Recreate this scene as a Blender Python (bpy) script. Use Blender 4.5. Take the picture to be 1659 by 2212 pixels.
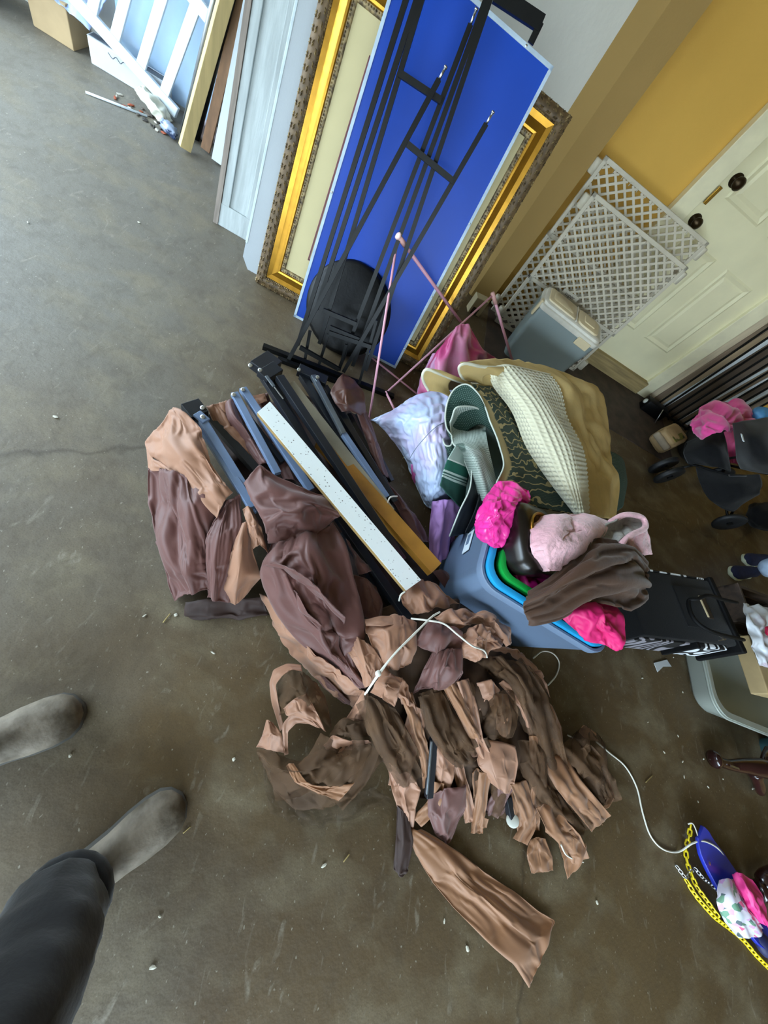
import bpy, bmesh, math, random
import numpy as np
from mathutils import Vector, Matrix, noise as mnoise

# ---------------------------------------------------------------- scene, camera, light
for o in list(bpy.data.objects):
    bpy.data.objects.remove(o)
SC = bpy.context.scene
COL = SC.collection
FPX, CX, CY, CAMH = 800.0, 829.5, 1106.0, 1.35
CM = np.array([[0.88764732, 0.38384921, 0.25444453],
               [0.21017639, -0.82927535, 0.51781104],
               [0.40976594, -0.40615535, -0.81678008]])
cam_d = bpy.data.cameras.new('camera')
cam_d.sensor_fit = 'VERTICAL'
cam_d.sensor_height = 24.0
cam_d.lens = FPX / 2212.0 * 24.0
cam_d.clip_start = 0.02
cam = bpy.data.objects.new('camera', cam_d)
COL.objects.link(cam)
cam.matrix_world = Matrix(((CM[0][0], -CM[0][1], -CM[0][2], 0), (CM[1][0], -CM[1][1], -CM[1][2], 0),
                           (CM[2][0], -CM[2][1], -CM[2][2], CAMH), (0, 0, 0, 1)))
SC.camera = cam

world = bpy.data.worlds.new('overcast_sky')
SC.world = world
world.use_nodes = True
bgn = world.node_tree.nodes['Background']
bgn.inputs[0].default_value = (0.66, 0.84, 1.0, 1)
bgn.inputs[1].default_value = 6.0
# left garage doorway and an unseen front opening, sized for the light: a portal only guides sky light, it gives none itself
for loc, rot, sx, sy in (((-3.45, 0.65, 1.12), (0, math.radians(-90), 0), 2.2, 4.5),
                         ((-0.2, -3.95, 1.12), (math.radians(90), 0, 0), 6.5, 2.2)):
    pd = bpy.data.lights.new('doorway_portal', 'AREA')
    pd.shape = 'RECTANGLE'; pd.size = sx; pd.size_y = sy
    pd.cycles.is_portal = True
    po = bpy.data.objects.new('doorway_portal', pd)
    COL.objects.link(po)
    po.location = loc; po.rotation_euler = rot
SC.view_settings.view_transform = 'Standard'
SC.view_settings.look = 'None'
SC.view_settings.gamma = 1.0
SC.view_settings.use_curve_mapping = False
SC.view_settings.exposure = 1.55
SC.cycles.use_denoising = True
SC.cycles.max_bounces = 6
SC.cycles.diffuse_bounces = 4
SC.cycles.transparent_max_bounces = 12

# ---------------------------------------------------------------- helpers
def ray(px, py):
    return CM @ np.array([(px - CX) / FPX, (py - CY) / FPX, 1.0])
def P(px, py, z=0.0):
    w = ray(px, py); t = (z - CAMH) / w[2]
    return Vector((w[0] * t, w[1] * t, z))
def PY(px, py, y):
    w = ray(px, py); t = y / w[1]
    return Vector((w[0] * t, y, CAMH + w[2] * t))
def PP(px, py, o, n):
    w = Vector(ray(px, py)); c = Vector((0, 0, CAMH))
    t = (Vector(o) - c).dot(n) / w.dot(n)
    return c + w * t
def lin(c):
    return tuple((x / 12.92 if x <= 0.04045 else ((x + 0.055) / 1.055) ** 2.4) for x in c)
def H(s):
    return lin(tuple(int(s[i:i + 2], 16) / 255 for i in (0, 2, 4)))

MATS = {}
def mat(name, hexcol, rough=0.6, var=0.12, scale=12, bump=0.0, bscale=60, metal=0.0, col2=None, mixs=(0.35, 0.65),
        spec=0.5, sheen=0.0, trans=0.0, alpha=1.0, stretch=None, coat=0.0, detail=4, coords='Object'):
    if name in MATS:
        return MATS[name]
    m = bpy.data.materials.new(name); m.use_nodes = True
    nt = m.node_tree; N = nt.nodes; L = nt.links
    b = N['Principled BSDF']
    c = H(hexcol) if isinstance(hexcol, str) else hexcol
    tc = N.new('ShaderNodeTexCoord'); mp = N.new('ShaderNodeMapping')
    L.new(tc.outputs[coords], mp.inputs[0])
    if stretch: mp.inputs['Scale'].default_value = stretch
    nz = N.new('ShaderNodeTexNoise'); nz.inputs['Scale'].default_value = scale; nz.inputs['Detail'].default_value = detail
    L.new(mp.outputs[0], nz.inputs['Vector'])
    rp = N.new('ShaderNodeValToRGB'); L.new(nz.outputs[0], rp.inputs[0])
    rp.color_ramp.elements[0].position = mixs[0]; rp.color_ramp.elements[1].position = mixs[1]
    if col2 is None:
        lo = tuple(x * (1 - var) for x in c); hi = tuple(min(1, x * (1 + var)) for x in c)
    else:
        lo = H(col2) if isinstance(col2, str) else col2; hi = c
    rp.color_ramp.elements[0].color = (*lo, 1); rp.color_ramp.elements[1].color = (*hi, 1)
    L.new(rp.outputs[0], b.inputs['Base Color'])
    b.inputs['Roughness'].default_value = rough; b.inputs['Metallic'].default_value = metal
    b.inputs['Specular IOR Level'].default_value = spec
    if sheen: b.inputs['Sheen Weight'].default_value = sheen; b.inputs['Sheen Roughness'].default_value = 0.5
    if trans: b.inputs['Transmission Weight'].default_value = trans
    if alpha < 1: b.inputs['Alpha'].default_value = alpha
    if coat: b.inputs['Coat Weight'].default_value = coat; b.inputs['Coat Roughness'].default_value = 0.15
    if bump:
        n2 = N.new('ShaderNodeTexNoise'); n2.inputs['Scale'].default_value = bscale; n2.inputs['Detail'].default_value = 3
        L.new(mp.outputs[0], n2.inputs['Vector'])
        bp = N.new('ShaderNodeBump'); bp.inputs['Strength'].default_value = bump; bp.inputs['Distance'].default_value = 0.01
        L.new(n2.outputs[0], bp.inputs['Height']); L.new(bp.outputs[0], b.inputs['Normal'])
    m['rp'] = rp.name
    MATS[name] = m
    return m

def tag(o, label=None, cat=None, group=None, kind=None):
    if label: o['label'] = label
    if cat: o['category'] = cat
    if group: o['group'] = group
    if kind: o['kind'] = kind
    return o
def empty(name, loc=(0, 0, 0), label=None, cat=None, group=None, mw=None):
    o = bpy.data.objects.new(name, None); COL.objects.link(o)
    o.empty_display_size = 0.05
    if mw is not None: o.matrix_world = mw
    else: o.location = loc
    return tag(o, label, cat, group)

class MB:
    """collects geometry for one mesh"""
    def __init__(s): s.v = []; s.f = []
    def add(s, vs, fs):
        k = len(s.v); s.v += [tuple(v) for v in vs]; s.f += [tuple(i + k for i in f) for f in fs]; return s
    def box(s, c, size, rot=None, bev=0.0):
        c = Vector(c); hx, hy, hz = [x / 2 for x in size]
        if bev <= 0:
            vs = [Vector((x, y, z)) for x in (-hx, hx) for y in (-hy, hy) for z in (-hz, hz)]
            fs = [(0, 1, 3, 2), (4, 6, 7, 5), (0, 4, 5, 1), (2, 3, 7, 6), (0, 2, 6, 4), (1, 5, 7, 3)]
        else:
            bm = bmesh.new(); bmesh.ops.create_cube(bm, size=1)
            for v in bm.verts: v.co = Vector((v.co.x * size[0], v.co.y * size[1], v.co.z * size[2]))
            bmesh.ops.bevel(bm, geom=bm.edges[:], offset=bev, segments=2, affect='EDGES', profile=0.5)
            vs = [v.co.copy() for v in bm.verts]; bm.verts.index_update()
            fs = [tuple(v.index for v in f.verts) for f in bm.faces]; bm.free()
        if rot is not None: vs = [rot @ v for v in vs]
        return s.add([v + c for v in vs], fs)
    def bar(s, a, b, w, t, up=(0, 0, 1), bev=0.0, ext=0.0):
        """rectangular bar from a to b; w across, t along 'up'"""
        a = Vector(a); b = Vector(b); d = (b - a); ln = d.length; d.normalize()
        u = Vector(up); u = (u - d * u.dot(d))
        if u.length < 1e-4: u = d.orthogonal()
        u.normalize(); r = d.cross(u)
        R = Matrix((d, r, u)).transposed()
        return s.box((a + b) / 2, (ln + ext, w, t), R, bev)
    def tube(s, pts, r, seg=8, cap=True, closed=False):
        pts = [Vector(p) for p in pts]; n = len(pts); rr = r if isinstance(r, (list, tuple)) else [r] * n
        prev = None; rings = []
        for i, p in enumerate(pts):
            if closed: d = pts[(i + 1) % n] - pts[i - 1]
            else: d = pts[min(i + 1, n - 1)] - pts[max(i - 1, 0)]
            if d.length < 1e-9: d = Vector((0, 0, 1))
            d.normalize()
            u = d.orthogonal() if prev is None else (prev - d * prev.dot(d))
            if u.length < 1e-6: u = d.orthogonal()
            u.normalize(); prev = u; w = d.cross(u)
            rings.append([p + (u * math.cos(2 * math.pi * k / seg) + w * math.sin(2 * math.pi * k / seg)) * rr[i] for k in range(seg)])
        vs = [v for rg in rings for v in rg]; fs = []
        for i in range(n if closed else n - 1):
            j = (i + 1) % n
            for k in range(seg):
                k2 = (k + 1) % seg
                fs.append((i * seg + k, i * seg + k2, j * seg + k2, j * seg + k))
        if cap and not closed:
            fs.append(tuple(range(seg))[::-1]); fs.append(tuple((n - 1) * seg + k for k in range(seg)))
        return s.add(vs, fs)
    def lathe(s, prof, c=(0, 0, 0), axis=(0, 0, 1), seg=24):
        ax = Vector(axis).normalized(); u = ax.orthogonal().normalized(); w = ax.cross(u); c = Vector(c)
        vs = []; fs = []
        for r, h in prof:
            for k in range(seg):
                a = 2 * math.pi * k / seg
                vs.append(c + ax * h + (u * math.cos(a) + w * math.sin(a)) * r)
        for i in range(len(prof) - 1):
            for k in range(seg):
                k2 = (k + 1) % seg
                fs.append((i * seg + k, i * seg + k2, (i + 1) * seg + k2, (i + 1) * seg + k))
        fs.append(tuple(range(seg))[::-1]); fs.append(tuple((len(prof) - 1) * seg + k for k in range(seg)))
        return s.add(vs, fs)
    def prism(s, poly, a, b):
        """extrude polygon (list of Vectors) by offset vectors a..b"""
        n = len(poly); A = Vector(a); B = Vector(b)
        vs = [Vector(p) + A for p in poly] + [Vector(p) + B for p in poly]
        fs = [tuple(range(n))[::-1], tuple(range(n, 2 * n))] + [(i, (i + 1) % n, n + (i + 1) % n, n + i) for i in range(n)]
        return s.add(vs, fs)
    def grid(s, G, closed_u=False):
        nu, nv = G.shape[:2]; vs = G.reshape(-1, 3).tolist(); fs = []
        for i in range(nu if closed_u else nu - 1):
            i2 = (i + 1) % nu
            for j in range(nv - 1):
                fs.append((i * nv + j, i2 * nv + j, i2 * nv + j + 1, i * nv + j + 1))
        return s.add(vs, fs)
    def build(s, name, m, parent=None, smooth=False, origin=None, autos=None):
        me = bpy.data.meshes.new(name)
        v = np.array(s.v, dtype=float)
        if origin is None and parent is None: 
            origin = ((v[:, 0].min() + v[:, 0].max()) / 2, (v[:, 1].min() + v[:, 1].max()) / 2, v[:, 2].min())
        if origin is not None: v = v - np.array(origin)
        me.from_pydata(v.tolist(), [], s.f)
        if smooth: me.polygons.foreach_set('use_smooth', [True] * len(me.polygons))
        me.materials.append(MATS[m] if isinstance(m, str) else m)
        me.update()
        o = bpy.data.objects.new(name, me); COL.objects.link(o)
        if origin is not None: o.location = origin
        if parent is not None:
            o.parent = parent
        if autos:
            es = [e for e in [0]]
            me.set_sharp_from_angle(angle=math.radians(autos))
        return o
    def buildw(s, name, m, parent, smooth=False, autos=None):
        """geometry is in world space; make it a child of parent keeping place"""
        inv = parent.matrix_world.inverted() if parent.parent is None else (parent.parent.matrix_world @ parent.matrix_basis).inverted()
        s.v = [tuple(inv @ Vector(v)) for v in s.v]
        return s.build(name, m, parent, smooth, autos=autos)

def upd(): bpy.context.view_layer.update()
def ctr(pts):
    return Vector((sum(p[0] for p in pts) / len(pts), sum(p[1] for p in pts) / len(pts), min(p[2] for p in pts)))
def struct(o): o['kind'] = 'structure'; return o

def crv(pts, n=12, closed=False):
    """Catmull-Rom through points"""
    p = [np.array(q, float) for q in pts]; out = []
    m = len(p); rng = range(m if closed else m - 1)
    for i in rng:
        if closed: a, b, c, d = p[i - 1], p[i], p[(i + 1) % m], p[(i + 2) % m]
        else: a, b, c, d = p[max(i - 1, 0)], p[i], p[i + 1], p[min(i + 2, m - 1)]
        for k in range(n):
            t = k / n
            out.append(0.5 * (2 * b + (c - a) * t + (2 * a - 5 * b + 4 * c - d) * t * t + (3 * b - a - 3 * c + d) * t ** 3))
    if not closed: out.append(p[-1])
    return [Vector(q) for q in out]
TENS = [0.5]
def cm1(A, n):
    """resample axis 0 of an array (m,k,3) to n rows with a cardinal spline"""
    m = A.shape[0]; t = np.linspace(0, m - 1, n); i = np.clip(t.astype(int), 0, m - 2); f = (t - i)[:, None, None]
    a = A[np.clip(i - 1, 0, m - 1)]; b = A[i]; c = A[i + 1]; d = A[np.clip(i + 2, 0, m - 1)]
    m0 = (c - a) * TENS[0]; m1 = (d - b) * TENS[0]; f2 = f * f; f3 = f2 * f
    return (2 * f3 - 3 * f2 + 1) * b + (f3 - 2 * f2 + f) * m0 + (3 * f2 - 2 * f3) * c + (f3 - f2) * m1
def smooth_noise(shape, cells, rng):
    g = rng.standard_normal((cells[0] + 3, cells[1] + 3, 1)).repeat(3, 2)
    return cm1(cm1(g, shape[0]).transpose(1, 0, 2), shape[1]).transpose(1, 0, 2)[:, :, 0]

def relax(G0, exu, exv, rng, noise, cells, iters, keep, floor, bend, rim=1.0):
    """position-based relaxation: the sheet has surplus length, so it buckles into folds"""
    nu, nv = G0.shape[:2]
    du = np.gradient(G0, axis=0); dv = np.gradient(G0, axis=1); N = np.cross(du, dv)
    N /= np.linalg.norm(N, axis=2, keepdims=True) + 1e-9
    x = G0 + N * (smooth_noise((nu, nv), cells, rng) * noise)[:, :, None]
    cons = []
    for (i, j), ex, st in (((1, 0), exu, 1.0), ((0, 1), exv, 1.0), ((1, 1), (exu + exv) / 2, .6), ((1, -1), (exu + exv) / 2, .6), ((2, 0), exu * .85, bend), ((0, 2), exv * .85, bend)):
        sa = (slice(i, nu), slice(j, nv) if j >= 0 else slice(0, nv + j))
        sb = (slice(0, nu - i), slice(0, nv - j) if j >= 0 else slice(-j, nv))
        cons.append((sa, sb, np.linalg.norm(G0[sa] - G0[sb], axis=2) * (1 + ex), st))
    cnt = np.zeros((nu, nv, 1))
    for sa, sb, rest, st in cons: cnt[sa] += st; cnt[sb] += st
    K = np.full((nu, nv, 1), keep); K[0] = K[-1] = keep * rim; K[:, 0] = K[:, -1] = keep * rim
    vel = np.zeros_like(x)
    for it in range(iters):
        acc = np.zeros_like(x)
        for sa, sb, rest, st in cons:
            d = x[sa] - x[sb]; l = np.linalg.norm(d, axis=2) + 1e-9
            c = (d * ((l - rest) / l * 0.5 * st)[:, :, None])
            acc[sa] -= c; acc[sb] += c
        step = acc / cnt * 1.9
        vel = vel * .6 + step
        x = x + vel
        x += (G0 - x) * K
        x[:, :, 2] = np.maximum(x[:, :, 2], floor)
    return x
def drape(rows, nu=48, nv=48, exu=0.05, exv=0.10, seed=1, tens=.5, iters=90, noise=0.02, cells=(3, 4), keep=0.012, floor=0.004, bend=0.3, world=False, fine=.1, rim=3.0):
    """cloth sheet from control rows (px,py,z): coarse folds first, then finer creases"""
    rng = np.random.default_rng(seed)
    A = np.array([[tuple(q) if world else tuple(P(*q)) for q in r] for r in rows], float)
    def up(X, a, b):
        TENS[0] = tens; r = cm1(cm1(X, a).transpose(1, 0, 2), b).transpose(1, 0, 2); TENS[0] = .5; return r
    if iters < 20 or (exu + exv) < .03:
        G = up(A, nu, nv); G[:, :, 2] = np.maximum(G[:, :, 2], floor)
        return relax(G, exu, exv, rng, noise, cells, iters, .05, floor, bend)
    a, b = max(12, int(nu * .5)), max(12, int(nv * .5))
    G = up(A, a, b); G[:, :, 2] = np.maximum(G[:, :, 2], floor)
    x = relax(G, exu, exv, rng, noise, cells, iters, keep, floor, bend, rim)
    x = up(x, nu, nv); x[:, :, 2] = np.maximum(x[:, :, 2], floor)
    x = relax(x, exu * fine, exv * fine, rng, noise * .35, (cells[0] * 2, cells[1] * 2), iters // 2, keep * 2, floor, bend, rim)
    y = x.copy(); y[1:-1, 1:-1] = x[1:-1, 1:-1] * .7 + .075 * (x[2:, 1:-1] + x[:-2, 1:-1] + x[1:-1, 2:] + x[1:-1, :-2])
    return y
def add_uv(o, G):
    """uv in metres along the sheet"""
    nu, nv = G.shape[:2]
    lu = np.concatenate([[0], np.cumsum(np.linalg.norm(np.diff(G, axis=0), axis=2).mean(1))])
    lv = np.concatenate([[0], np.cumsum(np.linalg.norm(np.diff(G, axis=1), axis=2).mean(0))])
    me = o.data; uv = me.uv_layers.new(name='UVMap')
    vi = np.zeros(len(me.loops), dtype=np.int32); me.loops.foreach_get('vertex_index', vi)
    co = np.stack([lv[vi % nv], lu[vi // nv]], 1).astype(np.float32)
    uv.data.foreach_set('uv', co.ravel())
def cloth(name, rows, m, parent=None, thick=0.0015, edge=None, edge_r=.003, edge_mat=None, post=None, **kw):
    G = drape(rows, **kw)
    if post is not None: G = post(G)
    mb = MB().grid(G)
    o = mb.build(name, m, None, True) if parent is None else mb.buildw(name, m, parent, True)
    add_uv(o, G)
    if thick:
        md = o.modifiers.new('thickness', 'SOLIDIFY'); md.thickness = thick; md.offset = 0
    if edge:
        for e in edge:
            line = {'u0': G[0], 'u1': G[-1], 'v0': G[:, 0], 'v1': G[:, -1]}[e]
            t = MB().tube([Vector(q) for q in line], edge_r, 6)
            if parent is None: t.v = [tuple(Vector(v) - o.location) for v in t.v]; t.build('bound_edge', edge_mat or m, o, True)
            else: t.buildw('bound_edge', edge_mat or m, parent, True)
    return o
def blob(c, size, rot=None, seed=0, n1=0.15, s1=2.0, n2=0.03, s2=9.0, sub=4, flat=None, sq=1.0):
    """lumpy closed body"""
    bm = bmesh.new(); bmesh.ops.create_icosphere(bm, subdivisions=sub, radius=1.0)
    vs = []
    for v in bm.verts:
        d = v.co.normalized()
        e = Vector([math.copysign(abs(q) ** sq, q) for q in d])
        k = 1 + n1 * mnoise.noise(d * s1 + Vector((seed * 7.3, 0, 0))) + n2 * (1 - 2 * abs(mnoise.noise(d * s2 + Vector((0, seed * 3.1, 0)))))
        q = Vector((e.x * size[0] / 2, e.y * size[1] / 2, e.z * size[2] / 2)) * k
        if rot is not None: q = rot @ q
        q += Vector(c)
        if flat is not None and q.z < flat: q.z = flat + 0.02 * (q.z - flat) * 0
        vs.append(q)
    bm.verts.index_update()
    fs = [tuple(v.index for v in f.verts) for f in bm.faces]; bm.free()
    return MB().add(vs, fs)
def rotz(a): return Matrix.Rotation(a, 3, 'Z')
def leaning(name, BL, BR, TR, label, cat, group=None):
    """empty at bottom-left with x along the bottom, y up the face, z out of the face"""
    BL = Vector(BL); BR = Vector(BR); TR = Vector(TR)
    x = (BR - BL); w = x.length; x.normalize()
    y = TR - BR; y -= x * y.dot(x); hgt = y.length; y.normalize(); z = x.cross(y)
    mw = Matrix(((x.x, y.x, z.x, BL.x), (x.y, y.y, z.y, BL.y), (x.z, y.z, z.z, BL.z), (0, 0, 0, 1)))
    o = empty(name, label=label, cat=cat, group=group, mw=mw); upd()
    return o, w, hgt
# ---------------------------------------------------------------- structure
def floor_material():
    m = mat('concrete', '8d8a80', rough=0.55, scale=1.4, var=0.1, bump=0.12, bscale=55, detail=8)
    nt = m.node_tree; N = nt.nodes; L = nt.links; b = N['Principled BSDF']; rp = N[m['rp']]
    rp.color_ramp.elements[0].position = .3; rp.color_ramp.elements[1].position = .72
    rp.color_ramp.elements[0].color = (*H('4d3c25'), 1); rp.color_ramp.elements[1].color = (*H('645134'), 1)
    tc = N.new('ShaderNodeTexCoord')
    def layer(prev, scale, p0, p1, col, fac, stretch=None, detail=6, dist=0.0):
        nz = N.new('ShaderNodeTexNoise'); nz.inputs['Scale'].default_value = scale; nz.inputs['Detail'].default_value = detail
        nz.inputs['Distortion'].default_value = dist
        mp = N.new('ShaderNodeMapping'); L.new(tc.outputs['Object'], mp.inputs[0]); L.new(mp.outputs[0], nz.inputs['Vector'])
        if stretch: mp.inputs['Scale'].default_value = stretch
        mp.inputs['Location'].default_value = (scale * 3.1, scale, 0)
        mp.inputs['Rotation'].default_value = (0, 0, .6)
        r = N.new('ShaderNodeValToRGB'); L.new(nz.outputs[0], r.inputs[0])
        r.color_ramp.elements[0].position = p0; r.color_ramp.elements[1].position = p1
        mul = N.new('ShaderNodeMath'); mul.operation = 'MULTIPLY'; mul.inputs[1].default_value = fac; L.new(r.outputs[0], mul.inputs[0])
        mx = N.new('ShaderNodeMix'); mx.data_type = 'RGBA'; L.new(mul.outputs[0], mx.inputs[0]); L.new(prev, mx.inputs[6])
        mx.inputs[7].default_value = (*H(col), 1)
        return mx.outputs[2]
    o = rp.outputs[0]
    # brown stains deeper in, plus the cool-to-warm daylight shift put into the base colour
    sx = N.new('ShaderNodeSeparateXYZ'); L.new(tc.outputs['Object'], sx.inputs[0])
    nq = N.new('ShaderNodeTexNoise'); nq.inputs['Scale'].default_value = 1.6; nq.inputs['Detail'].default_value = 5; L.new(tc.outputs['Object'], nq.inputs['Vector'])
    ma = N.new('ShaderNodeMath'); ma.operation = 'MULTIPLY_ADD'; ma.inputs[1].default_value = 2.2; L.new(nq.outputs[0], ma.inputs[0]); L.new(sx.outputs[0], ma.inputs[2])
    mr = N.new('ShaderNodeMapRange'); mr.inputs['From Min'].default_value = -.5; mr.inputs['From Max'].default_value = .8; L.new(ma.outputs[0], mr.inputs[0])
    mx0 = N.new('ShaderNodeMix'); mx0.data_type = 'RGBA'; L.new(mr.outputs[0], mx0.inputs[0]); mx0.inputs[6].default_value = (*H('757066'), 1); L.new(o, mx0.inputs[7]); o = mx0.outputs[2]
    o = layer(o, 1.3, .45, .75, '4c3e28', .3, dist=.5)
    o = layer(o, 5, .47, .72, '81765f', .6, stretch=(1, 1.6, 1), detail=9, dist=.3)
    o = layer(o, 16, .46, .78, '463b2d', .4, stretch=(1.2, 1, 1), detail=9, dist=.6)
    o = layer(o, 60, .62, .74, '463b2b', .25, detail=4)
    o = layer(o, 110, .68, .76, 'b9b3a2', .5, stretch=(1, .7, 1), detail=2)
    o = layer(o, 10, .62, .78, '9c9484', .5, stretch=(2.6, 1, 1), detail=8, dist=1.5)
    o = layer(o, 260, .45, .75, '3d3322', .35, detail=2)
    # one hair crack
    vo = N.new('ShaderNodeTexVoronoi'); vo.feature = 'DISTANCE_TO_EDGE'; vo.inputs['Scale'].default_value = .34
    nz = N.new('ShaderNodeTexNoise'); nz.inputs['Scale'].default_value = 9
    ad = N.new('ShaderNodeMix'); ad.data_type = 'RGBA'; ad.inputs[0].default_value = .10
    L.new(tc.outputs['Object'], nz.inputs['Vector']); L.new(tc.outputs['Object'], ad.inputs[6]); L.new(nz.outputs['Color'], ad.inputs[7])
    L.new(ad.outputs[2], vo.inputs['Vector'])
    r = N.new('ShaderNodeValToRGB'); r.color_ramp.elements[0].position = 0.0; r.color_ramp.elements[1].position = .0012
    r.color_ramp.elements[0].color = (.62, .6, .58, 1); r.color_ramp.elements[1].color = (1, 1, 1, 1)
    L.new(vo.outputs[0], r.inputs[0])
    mx = N.new('ShaderNodeMix'); mx.data_type = 'RGBA'; mx.blend_type = 'MULTIPLY'; mx.inputs[0].default_value = 1
    L.new(o, mx.inputs[6]); L.new(r.outputs[0], mx.inputs[7]); L.new(mx.outputs[2], b.inputs['Base Color'])
    return m
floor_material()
mat('wall_grey', 'dedcd4', rough=.85, var=.05, scale=3, bump=.25, bscale=30)
mat('wall_yellow', 'e0b050', rough=.75, var=.04, scale=2, bump=.08, bscale=120)
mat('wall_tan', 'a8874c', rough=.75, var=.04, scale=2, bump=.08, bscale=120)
mat('door_cream', 'f0e8c0', rough=.5, var=.04, scale=5, bump=.04, bscale=60)
mat('trim_cream', 'f0e8c4', rough=.5, var=.06, scale=9, bump=.05, bscale=60)
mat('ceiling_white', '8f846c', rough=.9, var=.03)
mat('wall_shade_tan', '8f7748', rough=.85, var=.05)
mat('driveway_concrete', '9a968c', rough=.8, var=.1, scale=3)
mat('brass', 'b08a3c', rough=.3, metal=1.0, var=.2, scale=30)
mat('dark_bronze', '3a2d1c', rough=.35, metal=.8, var=.2)
YG = 3.02; YD = 3.13; YP = 2.94; XL = -3.5; XR = 4.6; YS = -4.0; ZC = 2.5
def slab(name, c, s, m): return struct(MB().box(c, s).build(name, m))
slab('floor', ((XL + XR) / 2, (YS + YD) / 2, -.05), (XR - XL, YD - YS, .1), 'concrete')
slab('driveway', (XL - 6, -2, -.06), (12, 22, .1), 'driveway_concrete')
slab('driveway_front', (-.5 + 1.5, YS - 4.5, -.06), (9, 9, .1), 'driveway_concrete')
slab('wall_back', ((XL + .558) / 2, YG + .2, 1.25), (.558 - XL, .4, 2.5), 'wall_grey')
struct(MB().prism([Vector((.558, YG, 0)), Vector((.664, YP, 0)), Vector((.814, YP, 0)), Vector((.814, YG + .4, 0)), Vector((.558, YG + .4, 0))], (0, 0, 0), (0, 0, 2.5)).build('wall_pilaster', 'wall_tan'))
slab('wall_door', ((.814 + XR) / 2, YD + .1, 1.25), (XR - .814, .2, 2.5), 'wall_yellow')
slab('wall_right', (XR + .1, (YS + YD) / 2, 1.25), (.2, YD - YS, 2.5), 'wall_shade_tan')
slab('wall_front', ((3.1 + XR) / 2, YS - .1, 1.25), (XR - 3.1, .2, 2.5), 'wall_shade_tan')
slab('wall_front_lintel', (-.2, YS - .1, 2.38), (6.6, .2, .25), 'wall_grey')  # unseen front opening below, added and widened to brighten the walls inside
slab('wall_left', (XL - .1, (YS - 1.6) / 2, 1.25), (.2, -1.6 - YS, 2.5), 'wall_shade_tan')  # unseen wall, added to narrow the left doorway and dim its light
slab('wall_left_lintel', (XL - .1, -.5, 2.38), (.2, 7, .25), 'wall_grey')
mat('blocker_grey', 'a8a39a', rough=.8, var=.08, scale=2)
slab('horizon_blocker', (-15, -3, 1.75), (.4, 40, 3.5), 'blocker_grey')  # unseen walls, added outside to block glare from the low sky
slab('horizon_blocker_front', (-2, -16, 1.75), (26, .4, 3.5), 'blocker_grey')
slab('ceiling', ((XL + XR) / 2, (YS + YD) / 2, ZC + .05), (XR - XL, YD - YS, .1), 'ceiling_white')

# entry door with raised panels, casing, threshold, knobs
def make_door():
    d = struct(empty('door_1', (1.97, YD - .005, .12)))
    tag(d, 'cream six-panel entry door with two dark bronze knobs above a worn step')
    upd()
    x0, x1, z0, z1 = 1.535, 2.415, .12, 2.15
    mb = MB().box(((x0 + x1) / 2, YD - .012, (z0 + z1) / 2), (x1 - x0, .04, z1 - z0))
    mb.buildw('door_leaf', 'door_cream', d)
    def panel(px0, px1, pz0, pz1):
        yf = YD - .032
        m_ = MB()
        w = .035
        # sloped moulding ring and raised field
        R = [(px0, pz0), (px1, pz0), (px1, pz1), (px0, pz1)]
        I = [(px0 + w, pz0 + w), (px1 - w, pz0 + w), (px1 - w, pz1 - w), (px0 + w, pz1 - w)]
        J = [(px0 + .012, pz0 + .012), (px1 - .012, pz0 + .012), (px1 - .012, pz1 - .012), (px0 + .012, pz1 - .012)]
        K = [(px0 + w + .02, pz0 + w + .02), (px1 - w - .02, pz0 + w + .02), (px1 - w - .02, pz1 - w - .02), (px0 + w + .02, pz1 - w - .02)]
        vs = [(x, yf, z) for x, z in R] + [(x, yf - .008, z) for x, z in J] + [(x, yf - .001, z) for x, z in I] + [(x, yf - .007, z) for x, z in K]
        fs = [(i + 4 * k, (i + 1) % 4 + 4 * k, (i + 1) % 4 + 4 * k + 4, i + 4 * k + 4) for k in range(3) for i in range(4)] + [(12, 13, 14, 15)]
        m_.add(vs, fs).buildw('door_panel', 'door_cream', d)
    for a, b in ((1.63, 1.93), (2.035, 2.30)):
        panel(a, b, .36, .93); panel(a, b, 1.14, 1.8); panel(a, b, 1.87, 2.08)
    for z, r in ((1.0, .028), (1.215, .03)):
        k = MB().lathe([(.034, 0), (.034, .006), (.014, .012), (.012, .03), (r, .045), (r + .002, .06), (r * .6, .07), (.002, .072)], (1.60, YD - .032, z), (0, -1, 0), 20)
        k.buildw('door_knob' if z < 1.1 else 'deadbolt', 'dark_bronze', d, True)
make_door()
c = struct(empty('trim_1', (1.48, YD, 0))); upd()
MB().box((1.475, YD - .03, 1.1), (.115, .06, 2.2), bev=.004).buildw('casing', 'trim_cream', c)
MB().box((2.475, YD - .03, 1.1), (.12, .06, 2.2), bev=.004).buildw('casing', 'trim_cream', c)
MB().box((1.975, YD - .03, 2.21), (1.12, .06, .11), bev=.004).buildw('casing', 'trim_cream', c)
MB().box((1.975, YD - .04, .06), (.9, .08, .12), bev=.004).buildw('threshold', mat('worn_wood_trim', 'a08a5c', rough=.7, var=.25, scale=14, stretch=(.3, 2, 4)), c)
MB().box((1.55, YD - .064, 1.12), (.022, .008, .09), bev=.002).buildw('strike_plate', 'brass', c)
# wooden step in front of the door: dark worn floor board
mat('dark_worn_floor', '40332a', rough=.75, var=.35, scale=9, bump=.2, bscale=30)
struct(MB().box((1.78, 2.72, .002), (1.9, .72, .004)).build('trim_2', 'dark_worn_floor'))
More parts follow.
